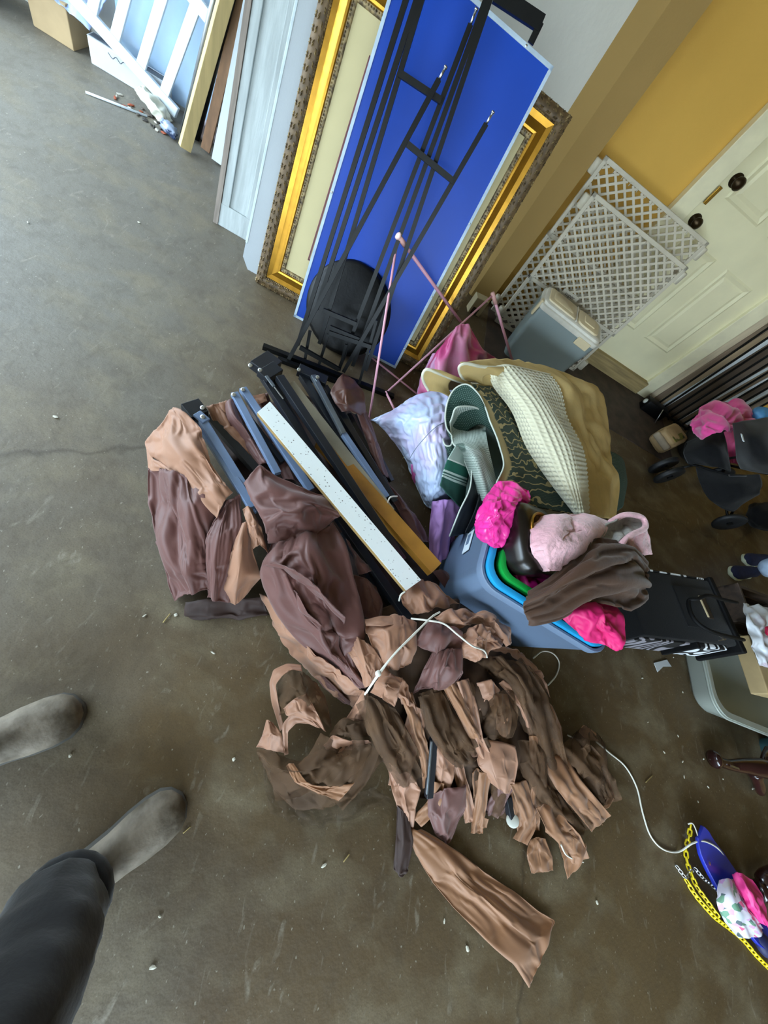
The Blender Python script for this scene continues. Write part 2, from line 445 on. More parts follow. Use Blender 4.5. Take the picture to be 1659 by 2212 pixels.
# ---------------------------------------------------------------- things leaning on the back wall
mat('whitewash', 'a9b0b0', rough=.6, var=.14, scale=7, stretch=(6, .7, 6), bump=.1, bscale=25)
mat('brown_grey_edge', '80746a', rough=.7, var=.2, scale=9, stretch=(6, .6, 6))
mat('panel_grey', 'a3a9ae', rough=.6, var=.03, scale=4, bump=.05, bscale=150)
mat('gold', 'b5842c', rough=.3, metal=.8, var=.12, scale=25)
mat('gold_antique', 'a08a60', rough=.5, metal=.25, var=.3, scale=60, col2='4e402e', mixs=(.38, .6))
mat('bronze_band', '5e4a30', rough=.5, metal=.2, var=.35, scale=50)
mat('mat_cream', 'cdbf92', rough=.8, var=.05, scale=4)
mat('maroon_line', '7a4a52', rough=.8)
mat('blue_board', '1746b0', rough=.4, var=.08, scale=2.5, spec=.25)
mat('board_edge', 'b9cbdc', rough=.5, var=.12, scale=18)
mat('black_steel', '08090a', rough=.42, var=.3, scale=25, spec=.3)
mat('steel', 'c4c6c8', rough=.3, metal=1.0, var=.1)
mat('pine', 'c9b27c', rough=.6, var=.15, scale=6, stretch=(5, 5, .5), bump=.05)
mat('white_gloss', 'd4dfe8', rough=.35, var=.04)
mat('black_vinyl', '070708', rough=.4, var=.2, scale=20, spec=.25, bump=.08, bscale=80)

def leanT(BL, w, hgt, lean, dx=0.0, yaw=0.0):
    BL = Vector(BL); a = math.radians(lean)
    BR = BL + Vector((w * math.cos(yaw), w * math.sin(yaw), 0))
    TR = BR + Vector((dx, hgt * math.sin(a), hgt * math.cos(a)))
    return BL, BR, TR

# whitewashed door
def whitewash_door():
    o, w, h = leaning('cabinet_door', *leanT(P(461, 479), .62, 2.03, 17, .012), 'tall whitewashed wooden door with recessed panel and brown edge leaning on wall', 'door panel')
    t = .04
    MB().box((.012, h / 2, -t / 2), (.024, h, t + .012)).build('edge_strip', 'brown_grey_edge', o)
    MB().box((.33, h / 2, -t / 2 - .006), (.59, h - .02, t - .012)).build('recessed_panel', 'whitewash', o)
    MB().box((.045, h / 2, -t / 2), (.04, h, t), bev=.003).build('stile', 'whitewash', o)
    MB().box((.185, h / 2, -t / 2), (.06, h, t), bev=.003).build('stile', 'whitewash', o)
    MB().box((.115, .05, -t / 2 + .001), (.185, .1, t), bev=.003).build('bottom_rail', 'whitewash', o)
    MB().box((.4, .05, -t / 2 + .001), (.37, .1, t), bev=.003).build('bottom_rail', 'whitewash', o)
    MB().box((.34, h - .05, -t / 2 + .001), (.56, .1, t), bev=.003).build('top_rail', 'whitewash', o)
whitewash_door()
def grey_panel():
    BL = P(517, 578) + Vector((0, .02, 0))
    o, w, h = leaning('panel_sheet', *leanT(BL, .56, 2.0, 18, .015), 'smooth plain grey panel leaning behind the gold picture frame', 'panel')
    c = .035
    poly = [Vector((c, 0, 0)), Vector((w, 0, 0)), Vector((w, h, 0)), Vector((0, h, 0)), Vector((0, c * 1.3, 0))]
    MB().prism(poly, (0, 0, -.03), (0, 0, 0)).build('sheet', 'panel_grey', o)
    MB().box((.004, h / 2 + .05, -.015), (.012, h - .12, .034), bev=.002).build('edge_band', mat('edge_pale', 'b9c6cc', rough=.5), o)
grey_panel()

# big gilt picture frame
def gilt_frame():
    BL, BR = P(552, 607), P(911, 803)
    TR = BR + Vector((.04, .335, 1.095))
    o, w, h = leaning('picture_frame', BL, BR, TR, 'large ornate gilt picture frame with cream mat and thin maroon line', 'picture frame')
    # rail profile: (distance in from the outer edge, height out of the face)
    prof = [(0, -.045), (0, .008), (.012, .014), (.03, .015), (.042, .008), (.046, .0), (.066, -.006), (.086, .002), (.094, .007), (.102, .006), (.106, .001), (.116, .001), (.122, -.003), (.124, -.01)]
    def rail(p0, p1, inx, iny):
        # p0->p1 along the outer edge, in = inward direction; mitred ends
        vs = []; n = len(prof)
        d = (Vector(p1) - Vector(p0)).normalized()
        for (a, hh) in prof:
            i = Vector((inx, iny, 0)) * a
            vs.append(Vector(p0) + i + d * a + Vector((0, 0, hh)))
            vs.append(Vector(p1) + i - d * a + Vector((0, 0, hh)))
        fs = [(2 * k, 2 * k + 1, 2 * k + 3, 2 * k + 2) for k in range(n - 1)]
        r = MB().add(vs, fs[5:10]).build('rail', 'gold', o, True, autos=35)
        MB().add(vs, fs[:5]).build('outer_band', 'bronze_band', r, True, autos=35)
        MB().add(vs, fs[10:]).build('inner_lip', 'gold_antique', r, True, autos=35)
        orn = MB(); Ln = (Vector(p1) - Vector(p0)).length; rng = random.Random(3)
        k = .012
        while k < Ln - .01:
            base = Vector(p0) + d * k
            side = 1 if int(k / .017) % 2 else -1
            a = .024 + side * .008
            inn = Vector((inx, iny, 0))
            q = base + inn * a + Vector((0, 0, .013))
            ax = (d + inn * side * .55).normalized(); sd = ax.cross(Vector((0, 0, 1)))
            L_, W_, T_ = .017, .0075, .009
            pts = [q - ax * L_ / 2, q + sd * W_ / 2 + Vector((0, 0, .001)), q + ax * L_ / 2, q - sd * W_ / 2 + Vector((0, 0, .001)), q + Vector((0, 0, T_))]
            orn.add(pts, [(0, 1, 4), (1, 2, 4), (2, 3, 4), (3, 0, 4)])
            # outer bead
            if int(k / .017) % 2 == 0:
                b = base + inn * .004 + Vector((0, 0, .010))
                pts = [b - d * .006, b + inn * .005, b + d * .006, b - inn * .006, b + Vector((0, 0, .007))]
                orn.add(pts, [(0, 1, 4), (1, 2, 4), (2, 3, 4), (3, 0, 4)])
            # curl on the inner side
            b = base + inn * .042 + Vector((0, 0, .007))
            pts = [b - d * .007, b + inn * .006, b + d * .004, b - inn * .006, b + Vector((0, 0, .006))]
            orn.add(pts, [(0, 1, 4), (1, 2, 4), (2, 3, 4), (3, 0, 4)])
            k += .0085
        orn.build('leaf_ornament', 'gold_antique', r).__setitem__('kind', 'stuff')
        bd = MB(); k = .118
        while k < Ln - .118:
            b = Vector(p0) + d * k + Vector((inx, iny, 0)) * .111 + Vector((0, 0, .001))
            s_ = .0042
            i_ = Vector((inx, iny, 0)) * s_
            bd.add([b - d * s_, b + i_, b + d * s_, b - i_, b + Vector((0, 0, s_ * 1.3))], [(0, 1, 4), (1, 2, 4), (2, 3, 4), (3, 0, 4)])
            k += .0105
        bd.build('bead_strip', 'gold_antique', r).__setitem__('kind', 'stuff')
    rail((0, 0, 0), (w, 0, 0), 0, 1); rail((w, h, 0), (0, h, 0), 0, -1)
    rail((0, h, 0), (0, 0, 0), 1, 0); rail((w, 0, 0), (w, h, 0), -1, 0)
    MB().box((w / 2, h / 2, -.012), (w - .24, h - .24, .006)).build('mat_board', 'mat_cream', o)
    MB().box((w / 2, h / 2, -.04), (w - .02, h - .02, .006)).build('backing', 'brown_grey_edge', o)
    ln = .13 + .085; z = -.0084
    for a, b in (((ln, ln), (w - ln, ln)), ((w - ln, ln), (w - ln, h - ln)), ((w - ln, h - ln), (ln, h - ln)), ((ln, h - ln), (ln, ln))):
        MB().bar((*a, z), (*b, z), .007, .001, ext=.007).build('border_line', 'maroon_line', o)
gilt_frame()

BLUE = None
def blue_board():
    global BLUE
    BL, BR = P(634, 683), P(854, 796)
    TR = BR + Vector((.012, .355, 1.165))
    o, w, h = leaning('notice_board', BL, BR, TR, 'glossy royal blue board with chipped pale edge leaning on gilt frame', 'board')
    BLUE = o
    MB().box((w / 2, h / 2, -.006), (w - .02, h - .02, .012)).build('panel', 'blue_board', o)
    e = .012
    for a, b in (((0, e / 2), (w, e / 2)), ((0, h - e / 2), (w, h - e / 2))):
        MB().bar((*a, -.006), (*b, -.006), e, .017).build('edge_trim', 'board_edge', o)
    for x in (e / 2, w - e / 2):
        MB().bar((x, 0, -.006), (x, h, -.006), e, .017).build('edge_trim', 'board_edge', o)
    for x, y in ((w - .006, h * .33), (w - .006, .12), (w - .006, .72), (w * .8, h - .006), (.006, h * .45)):
        MB().lathe([(.004, 0), (.004, .002), (.001, .003)], (x, y, .0025), (0, 0, 1), 8).build('nail_head', 'steel', o)
blue_board()

# round stool seat on the floor before the blue board
def stool_seat():
    c = P(750, 668, .185)
    ax = Vector((-.22, -.84, .50)).normalized()
    o = empty('stool_seat', (c.x, c.y, 0), 'round black padded stool seat propped behind thin black metal tubes', 'stool seat'); upd()
    MB().lathe([(.06, -.035), (.16, -.035), (.195, -.03), (.208, -.012), (.21, .005), (.204, .014), (.19, .019), (.13, .022), (.06, .023), (.004, .023)], c, ax, 48).buildw('cushion', 'black_vinyl', o, True)
    MB().lathe([(.205, -.04), (.214, -.036), (.216, -.02), (.208, -.012)], c, ax, 40).buildw('rim_band', 'black_steel', o, True)
    MB().lathe([(.02, -.07), (.02, -.036)], c, ax, 12).buildw('mounting_stub', 'steel', o, True)
stool_seat()

# black steel rack leaning on the blue board
def steel_rack():
    a = math.radians(20.5)
    o0 = Vector((0, 1.50, 0)); n = Vector((0, -math.cos(a), math.sin(a)))
    o = empty('metal_rack', (0, 1.50, 0), 'bundle of thin black steel rack tubes leaning on the royal blue board', 'metal rack'); upd()
    def q(px, py, off=0.0):
        p = PP(px, py, o0 + n * off, n); p.z = max(p.z, .012); return p
    def tb(p0, p1, off=0.0, w=.016, e0=0.0, nm='tube'):
        A, B = q(*p0, off), q(*p1, off); d = (B - A).normalized()
        A = A - d * e0
        MB().bar(A, B, w, w, n).buildw(nm, 'black_steel', o); return A, B, d
    for p0, p1, e in (((877, 0), (643, 745), .35), ((900, 0), (684, 668), .3), ((911, 0), (690, 742), .32),
                      ((1049, 0), (762, 790), .2), ((1058, 0), (790, 800), .2)):
        tb(p0, p1, 0, .017, e)
    for p0, p1, off in (((1016, 54), (733, 796), -.02), ((948, 172), (613, 815), .035), ((1050, 268), (742, 803), .035)):
        A, B, d = tb(p0, p1, off, .017)
        MB().tube([A, A - d * .03], .004, 8).buildw('pin', 'steel', o, True)
        MB().lathe([(.006, 0), (.006, .006)], A - d * .03, -d, 10).buildw('pin_head', 'steel', o, True)
    for p0, p1, off in (((862, 158), (953, 218), .02), ((880, 311), (980, 392), .05), ((698, 670), (770, 700), .02), ((713, 707), (776, 733), .02),
                        ((711, 718), (802, 749), .03), ((648, 750), (733, 798), .05)):
        tb(p0, p1, off, .018, nm='crossbar')
    for p0, p1 in (((670, 714), (657, 781)), ((709, 722), (686, 797)), ((748, 744), (733, 800)), ((813, 692), (776, 828))):
        tb(p0, p1, .01, .013, nm='leg')
    # foot bar on the floor and top bracket
    A, B = P(568, 748, .012), P(850, 857, .012)
    MB().bar(A, B, .024, .022).buildw('foot_bar', 'black_steel', o)
    A, B = P(600, 775, .012), P(765, 838, .012)
    MB().bar(A, B, .02, .02).buildw('foot_bar', 'black_steel', o)
    A, B = q(1070, -14, .0), q(1170, 52, .0)
    MB().bar(A, B, .035, .02, n).buildw('top_bracket', 'black_steel', o)
    A, B = q(1168, 48, .0), q(1146, 94, .0)
    MB().bar(A, B, .02, .012, n).buildw('bracket_tab', 'black_steel', o)
steel_rack()

# pine stud, chrome and dark pipes, boards between stud and door
def lean_bar(name, b, t, w, th, m, label, cat, up=(1, 0, 0)):
    o = MB().bar(b, t, w, th, up, bev=min(w, th) * .06).build(name, m); return tag(o, label, cat)
lean_bar('timber_stud', P(399, 327) + Vector((0, .0, .015)), Vector((-.92, 2.93, 1.55)), .036, .058, 'pine', 'yellow pine stud with brown knots leaning at the white crib rail', 'timber', up=(.75, .66, 0))
lean_bar('board', P(464, 355) + Vector((.04, .02, .005)), Vector((-.93, 2.97, 1.4)), .016, .13, 'white_gloss', 'narrow white laminate board between pine stud and whitewashed door', 'board', up=(1, .1, 0))
mat('brown_board', '7d5a3c', rough=.6, var=.2, scale=5, stretch=(6, 6, .6))
lean_bar('board', Vector((-1.19, 2.66, .01)), Vector((-1.09, 2.98, .9)), .016, .05, 'brown_board', 'thin brown fibreboard strip behind the pine stud', 'board', up=(1, .1, 0))
o = MB().tube([Vector((-1.28, 2.72, .01)), Vector((-1.02, 2.97, 1.3))], .028, 14).build('pipe', 'black_steel', None, True); tag(o, 'thick black pipe standing behind pine stud beside a chrome tube', 'pipe')
o = MB().tube([Vector((-1.33, 2.68, .01)), Vector((-1.075, 2.96, 1.3))], .014, 12).build('pipe', 'steel', None, True); tag(o, 'slim shiny chrome tube standing beside a thick black pipe', 'pipe')

# crib side rail
def crib_side():
    n = Vector((0, -.985, .17)).normalized(); o0 = Vector((-1.4, 2.78, 0))
    def q(px, py, off=0): return PP(px, py, o0 + n * off, n)
    base = q(383, 250)
    o = empty('crib_side', (base.x, base.y, 0), 'white painted slatted crib side tipped over against the back wall', 'crib side'); upd()
    A = q(160, 0); B = q(383, 250); d = (A - B).normalized(); B = B + Vector((0, 0, .01))
    MB().bar(B, B + d * .92, .055, .028, n, bev=.003).buildw('rail', 'white_gloss', o)
    T0 = q(446, 32); 
    perp = n.cross(d).normalized()
    if perp.z < 0: perp = -perp
    hgt = (T0 - B).dot(perp)
    MB().bar(B + perp * hgt - d * .0, B + perp * hgt + d * .92, .055, .028, n, bev=.003).buildw('rail', 'white_gloss', o)
    for px, py in ((357, 198), (306, 141), (250, 80), (200, 25)):
        s = (q(px, py) - B).dot(d)
        MB().bar(B + d * s, B + d * s + perp * hgt, .048, .016, n, bev=.002).buildw('slat', 'white_gloss', o)
    s = .55
    while s < .9:
        MB().bar(B + d * s, B + d * s + perp * hgt, .048, .016, n, bev=.002).buildw('slat', 'white_gloss', o); s += .125
crib_side()
# mirror sheet behind the crib side, reflected sky painted in as pale blue
mat('mirror_sky_tint', 'b9d4ee', rough=.12, var=.12, scale=3, spec=.8)
o, w, h = leaning('mirror', Vector((-1.80, 2.93, 0)), Vector((-1.26, 2.93, 0)), Vector((-1.26, 3.0, .9)), 'mirror sheet with reflected sky painted pale blue standing behind the crib slats', 'mirror')
MB().box((w / 2, h / 2, -.004), (w, h, .006)).build('glass', 'mirror_sky_tint', o)
MB().box((w / 2, .01, -.002), (w, .02, .012)).build('edge_strip', 'steel', o)
# cartons and cloudy bag at the far left
mat('cardboard', 'a8906c', rough=.8, var=.1, scale=6)
mat('box_white', 'c9ccce', rough=.7, var=.05, scale=6)
mat('cloudy_plastic', 'b4c6ea', rough=.25, var=.1, scale=9, alpha=.75, bump=.3, bscale=14)
def carton(name, c, s, rz, m, label, cat):
    o = empty(name, (c[0], c[1], 0), label, cat); o.rotation_euler = (0, 0, rz); upd()
    MB().box((0, 0, s[2] / 2), s, bev=.004).build('body', m, o)
    MB().box((0, -.0, s[2] + .002), (s[0] * .98, .05, .002)).build('tape', 'cloudy_plastic', o)
    for k in (-1, 1):
        MB().box((0, k * s[1] * .25, s[2] + .0015), (s[0], s[1] * .49, .003)).build('flap', m, o)
    return o
cb = carton('carton', (-2.09, 2.91, 0), (.2, .16, .17), .0, 'cardboard', 'open brown carton partly under a cloudy blue plastic bag', 'box')
wb = carton('carton', (-1.70, 2.87, 0), (.4, .07, .11), .06, 'box_white', 'flat white carton with faint scribbles beneath the crib side', 'box')
MB().tube(crv([(-.09, -.0535, .10), (-.07, -.0535, .085), (-.05, -.0535, .10), (-.03, -.0535, .085), (-.01, -.0535, .10), (.02, -.0535, .09)], 5), .002, 5).build('scribble', mat('pencil', '5a6068', rough=.8), wb)
o = cloth('plastic_bag', [[(-2.25, 2.99, .34), (-2.05, 3.0, .36), (-1.84, 3.0, .3)], [(-2.24, 2.92, .25), (-2.05, 2.92, .25), (-1.86, 2.92, .22)], [(-2.23, 2.85, .14), (-2.05, 2.82, .17), (-1.88, 2.82, .14)]],
          'cloudy_plastic', world=True, nu=30, nv=36, seed=4, noise=.015)
tag(o, 'cloudy blue plastic bag draped over the carton by the wall', 'bag')
mat('dark_bag', '191612', rough=.5, var=.3)
o = blob((-2.48, 2.82, .2), (.42, .28, .40), seed=2, flat=.002).build('sack', 'dark_bag', None, True); tag(o, 'dark stuffed sack against the back wall beside the carton', 'bag')

# litter on the floor under the crib side
mat('milky_plastic', 'd8d6c4', rough=.3, var=.1, scale=8, alpha=.9)
mat('yellow_label', 'c7ac2e', rough=.5)
o = empty('packet', P(325, 225), 'crumpled milky plastic packet with yellow label under crib side', 'packet'); upd()
cloth('pouch', [[(292, 195, .05), (305, 185, .07), (318, 188, .06)], [(305, 215, .04), (325, 210, .08), (345, 215, .05)], [(325, 240, .02), (345, 238, .06), (362, 242, .03)], [(342, 262, .006), (358, 262, .02), (372, 262, .008)]], 'milky_plastic', o, nu=36, nv=30, exu=.1, exv=.12, noise=.02, cells=(4, 4), seed=6)
blob(P(318, 208, .05), (.07, .03, .02), rotz(-.75), 6, .2, 2, .05, 6, 3).buildw('printed_label', 'yellow_label', o, True)
o = blob(P(365, 278, .025), (.11, .06, .05), rotz(-.5), 9, .4, 3, .2, 8, 3, .002).build('crumpled_wrap', mat('navy_film', '2a3a5c', rough=.3, col2='8f9db5', mixs=(.5, .6), scale=30), None, True); tag(o, 'crumpled navy and white film wrap by foot of pine stud', 'wrapper')
o = blob(P(440, 280, .04), (.17, .1, .08), rotz(.2), 11, .3, 2.5, .12, 7, 3, .002).build('plastic_bag', mat('pinkish_plastic', 'c9bcc2', rough=.35, alpha=.92, var=.1), None, True); tag(o, 'crumpled pale pinkish plastic bag behind the pine stud', 'bag')
o = MB().tube([P(185, 199, .006), P(318, 251, .006)], .006, 8).build('white_stick', 'white_gloss', None, True); tag(o, 'thin white plastic stick lying on concrete near the packet', 'stick')
rng = random.Random(5)
dm = [mat('scrap_' + c, c, rough=.6) for c in ('2c2620', 'b9b4a8', '9c4a2a', '5a5148')]
for k in range(26):
    px = 245 + rng.random() * 110; py = 195 + (px - 245) * .62 + rng.random() * 28
    p = P(px, py, .004)
    o = blob(p, (.012 + rng.random() * .03, .01 + rng.random() * .02, .008), rotz(rng.random() * 3), k, .4, 2, .2, 5, 1, .001).build('litter_scrap', dm[k % 4])
    tag(o, ('dark brown', 'pale', 'rusty red', 'grey brown')[k % 4] + ' scrap of litter on the floor below the crib side', 'litter', ('dark', 'pale', 'rusty', 'grey')[k % 4] + ' litter scraps under the crib side')
# ---------------------------------------------------------------- things by the entry door
mat('white_plastic', 'c9c0ac', rough=.4, var=.06, scale=8)
mat('ivory_plastic', 'd8c6a0', rough=.4, var=.05, scale=6)
mat('dark_text', '1d1d20', rough=.6)
def lattice(W, Hh, pitch, bw, th, sl=.72):
    """crossing diagonal bars clipped to a W x Hh rectangle (local x,y)"""
    mb = MB(); dc = pitch * math.sqrt(1 + sl * sl)
    for sg in (1, -1):
        c = -sl * W if sg > 0 else 0.0
        c += dc / 2
        while c < Hh + (0 if sg > 0 else sl * W):
            pts = []
            for x in (0, W):
                y = sg * sl * x + c
                if 0 <= y <= Hh: pts.append((x, y))
            for y in (0, Hh):
                x = (y - c) * sg / sl
                if 0 < x < W: pts.append((x, y))
            if len(pts) >= 2:
                a = min(pts); b = max(pts)
                if (Vector(b) - Vector(a)).length > .012:
                    mb.bar((*a, 0), (*b, 0), bw, th if sg > 0 else th * .9)
            c += dc
    return mb
def text_mesh(body, size, name, m, parent, mw):
    cu = bpy.data.curves.new(name, 'FONT'); cu.body = body; cu.size = size; cu.extrude = .0004
    tmp = bpy.data.objects.new(name, cu); COL.objects.link(tmp); upd()
    me = bpy.data.meshes.new_from_object(tmp.evaluated_get(bpy.context.evaluated_depsgraph_get()))
    bpy.data.objects.remove(tmp)
    me.materials.clear(); me.materials.append(MATS[m])
    o = bpy.data.objects.new(name, me); COL.objects.link(o); o.parent = parent; o.matrix_local = mw
    return o
def play_gate(y, x0, x1, z0, z1, tilt, label, name='baby_gate', txt=False, split=.44):
    BL = Vector((x0, y, z0)); BR = Vector((x1, y, z0 - .0)); TR = Vector((x1 + .01, y + tilt, z1))
    o, w, h = leaning(name, BL, BR, TR, label, 'baby gate')
    f = .022
    def panel(y0, y1, zo):
        for a, b in (((0, y0 + f / 2), (w, y0 + f / 2)), ((0, y1 - f / 2), (w, y1 - f / 2))):
            MB().bar((*a, zo), (*b, zo), f, .02, bev=.002).build('frame_rail', 'white_plastic', o)
        for x in (f / 2, w - f / 2):
            MB().bar((x, y0, zo), (x, y1, zo), f, .02, bev=.002).build('frame_rail', 'white_plastic', o)
        lt = lattice(w - 2 * f, y1 - y0 - 2 * f, .041, .0125, .010)
        lt.v = [(a + f, b + y0 + f, c + zo) for a, b, c in lt.v]
        lt.build('mesh_lattice', 'white_plastic', o)
        k = .03
        while k < w - .03:
            MB().box((k, y1 - f * 1.15, zo + .009), (.003, f * .9, .006)).build('rib', 'white_plastic', o); k += .06
    panel(0, h * split - .01, -.012); panel(h * split - .03, h, .012)
    for x, yy in ((-.012, .08), (-.012, h - .06), (w + .012, .08), (w + .012, h - .06)):
        MB().lathe([(.02, -.035), (.024, -.03), (.024, .03), (.02, .035)], (x, yy, 0), (0, 1, 0), 16).build('hinge_knuckle', 'white_plastic', o, True, autos=40)
    if txt:
        MB().box((w * .40, h * split + .02, .02), (.13, .045, .004), bev=.001).build('name_plate', 'white_plastic', o)
        text_mesh('super', .034, 'lettering', 'dark_text', o, Matrix.Translation((w * .40 - .04, h * split + .012, .0228)))
    return o
play_gate(2.79, .89, 1.67, .004, .865, .05, 'white plastic lattice play gate with lettering standing behind the food container', txt=True)
play_gate(2.91, .85, 1.70, .004, .985, .04, 'taller white plastic lattice gate standing behind the lettered gate', split=.6)

# translucent food container with ivory flip lid
def rrect(w, d, r, n=6):
    pts = []
    for cx, cy, a0 in ((w / 2 - r, d / 2 - r, 0), (-w / 2 + r, d / 2 - r, 90), (-w / 2 + r, -d / 2 + r, 180), (w / 2 - r, -d / 2 + r, 270)):
        for k in range(n + 1):
            a = math.radians(a0 + 90 * k / n); pts.append((cx + r * math.cos(a), cy + r * math.sin(a)))
    return pts
def loft(rings, cap0=True, cap1=True):
    n = len(rings[0]); mb = MB(); vs = [v for r in rings for v in r]; fs = []
    for i in range(len(rings) - 1):
        for k in range(n):
            k2 = (k + 1) % n; fs.append((i * n + k, i * n + k2, (i + 1) * n + k2, (i + 1) * n + k))
    if cap0: fs.append(tuple(range(n))[::-1])
    if cap1: fs.append(tuple((len(rings) - 1) * n + k for k in range(n)))
    return mb.add(vs, fs)
def RR(w, d, r, z, dx=0, dy=0): return [(x + dx, y + dy, z) for x, y in rrect(w, d, r)]
mat('frosted_plastic', '8f9a98', rough=.35, var=.05, scale=4, alpha=.93)
def food_bin():
    c = Vector((1.205, 2.545, .004)); o = empty('food_container', c, 'frosted grey food storage container with ivory flip lid', 'container'); o.rotation_euler = (0, 0, -.16); upd()
    loft([RR(.40, .19, .03, 0), RR(.42, .205, .03, .02), RR(.455, .23, .03, .30), RR(.46, .235, .03, .375)]).build('body', 'frosted_plastic', o, True, autos=40)
    loft([RR(.47, .245, .035, .372), RR(.475, .25, .035, .38), RR(.475, .25, .035, .40), RR(.455, .232, .035, .405), RR(.45, .226, .035, .418), RR(.43, .21, .03, .424)]).build('lid', mat('lid_white', 'd9d3c4', rough=.4), o, True, autos=40)
    fl = loft([RR(.215, .18, .02, .422, -.10), RR(.21, .175, .02, .432, -.10), RR(.18, .145, .02, .436, -.10)]).build('flip_panel', 'ivory_plastic', o, True, autos=40)
    loft([RR(.16, .12, .02, .436, -.1), RR(.15, .11, .02, .440, -.1)]).build('raised_field', 'ivory_plastic', fl, True, autos=40)
    f2 = loft([RR(.17, .18, .04, .422, .108), RR(.165, .175, .04, .434, .108), RR(.14, .15, .04, .437, .108)]).build('flip_panel', 'ivory_plastic', o, True, autos=40)
    loft([RR(.085, .09, .01, .437, .112), RR(.08, .085, .01, .442, .112)]).build('raised_field', 'ivory_plastic', f2, True, autos=40)
    MB().box((.012, 0, .428), (.006, .19, .012)).build('hinge', 'lid_white', o)
    MB().box((-.236, -.09, .36), (.014, .035, .10), bev=.003).build('latch', 'ivory_plastic', o)
    MB().box((.14, -.126, .36), (.10, .012, .05), bev=.004).build('latch', 'ivory_plastic', o)
food_bin()
# small wooden block beside the pilaster
mat('painted_block', 'b9aa86', rough=.7, var=.12, scale=8)
o = empty('wooden_block', (.72, 2.74, 0), 'short cream painted timber block at the foot of the tan pilaster', 'block'); upd()
MB().box((.70, 2.75, .06), (.10, .07, .12), rotz(.25), bev=.004).buildw('block_body', 'painted_block', o)
MB().box((.70, 2.715, .03), (.05, .006, .05), rotz(.25)).buildw('notch', 'dark_worn_floor', o)

# black barred rail panel leaning right of the door, boards behind it
def bar_panel():
    BL, BR = Vector((2.6, 2.98, 0)), Vector((3.5, 3.0, 0)); TR = Vector((3.5, 3.06, 1.05))
    o, w, h = leaning('barred_panel', BL, BR, TR, 'black steel panel of upright bars leaning beside the entry door', 'barred panel')
    for y in (.02, .86, h - .01):
        MB().bar((0, y, 0), (w, y, 0), .018, .018).build('cross_rail', 'black_steel', o)
    k = 0.0
    while k < w + .001:
        MB().bar((k, 0, 0), (k, h, 0), .012, .012).build('upright_bar', 'black_steel', o); k += .075
bar_panel()
rng = random.Random(8)
pal = [('a99b82', .07), ('6f5f4e', .06), ('8c7a60', .06), ('b9c2c6', .05), ('4b3f34', .11), ('5d5146', .09), ('b7bcbd', .03), ('6a5b4a', .07), ('c2c8ca', .035), ('473c32', .08), ('9fa3a2', .05), ('6e6152', .1)]
x = 2.545
names = {'a99b82': 'beige', '6f5f4e': 'brown', '8c7a60': 'tan', 'b9c2c6': 'pale blue', '4b3f34': 'wide dark brown', '5d5146': 'grey brown', 'b7bcbd': 'slim light grey', '6a5b4a': 'mid brown', 'c2c8ca': 'slim whitish', '473c32': 'blackish brown', '9fa3a2': 'grey', '6e6152': 'wide greyish tan'}
for c, w in pal:
    o = MB().box((x + w / 2, 3.105, .6), (w - .004, .03, 1.2 - (w * 1.3)), bev=.002).build('plank', mat('plank_' + c, tuple(min(1, v * 1.7) for v in H(c)), rough=.6, var=.15, scale=5, stretch=(6, 6, .6)))
    for v in o.data.vertices: pass
    o.location.z = 0
    tag(o, names[c] + ' plank standing upright behind the black barred panel', 'plank', 'planks behind the barred panel'); x += w

# pink doll stroller frame
mat('pink_rod', 'e0a3b4', rough=.35, var=.05)
mat('pink_satin', 'e8559a', rough=.32, var=.18, scale=6, sheen=.3, col2='f09ac0', mixs=(.35, .6))
def doll_stroller():
    o = empty('doll_stroller', P(838, 846), 'small pink doll stroller frame of thin rods with collapsed fabric', 'doll stroller'); upd()
    top = P(862, 512, .60)
    def rod(a, b, r=.006, nm='rod'): MB().tube([a, b], r, 10).buildw(nm, 'pink_rod', o, True)
    rod(top + Vector((.004, 0, -.03)), P(797, 908, .004), .0055)
    B = P(1000, 702, .30); rod(top, B, .0075); rod(B, P(1030, 745, .17), .0075)
    d = (B - top).normalized()
    MB().tube([top - d * .002, top + d * .05], .0105, 12).buildw('grip', mat('pink_grip', 'dba69e', rough=.45), o, True)
    MB().lathe([(.011, 0), (.014, .002), (.014, .008), (.01, .011)], top - d * .001, -d, 16).buildw('grip_cap', mat('pink_cap', 'ecc9c4', rough=.4), o, True)
    t2 = P(1065, 637, .46)
    rod(t2, P(838, 845, .01), .0055); rod(t2, P(1106, 778, .22), .0075); rod(P(1106, 778, .22), P(1125, 830, .06), .0075)
    d2 = (P(1106, 778, .22) - t2).normalized()
    MB().tube([t2 - d2 * .012, t2 + d2 * .05], .0105, 12).buildw('grip', 'pink_grip', o, True)
    rod(P(800, 770, .02), P(912, 860, .02), .005); rod(P(833, 846, .02), P(856, 892, .02), .006)
    G = dict(nu=34, nv=40, exu=.06, exv=.22, noise=.02, cells=(3, 9))
    cloth('seat_fabric', [[(975, 720, .30), (990, 704, .33), (1005, 700, .34), (1015, 708, .32)], [(945, 760, .22), (975, 745, .27), (1010, 740, .29), (1040, 752, .24)],
                          [(915, 810, .12), (960, 785, .2), (1020, 768, .22), (1062, 768, .16)], [(905, 852, .04), (950, 835, .12), (1020, 800, .14), (1072, 782, .08)]], 'pink_satin', o, seed=12, **G)
    cloth('side_fabric', [[(935, 765, .2), (955, 762, .22), (975, 760, .2)], [(912, 810, .1), (935, 815, .13), (960, 812, .1)], [(903, 850, .03), (930, 850, .05), (955, 845, .03)]], mat('lilac_satin', 'e6a6d4', rough=.35, var=.1), o, nu=24, nv=24, seed=3, exv=.15, noise=.012)
doll_stroller()
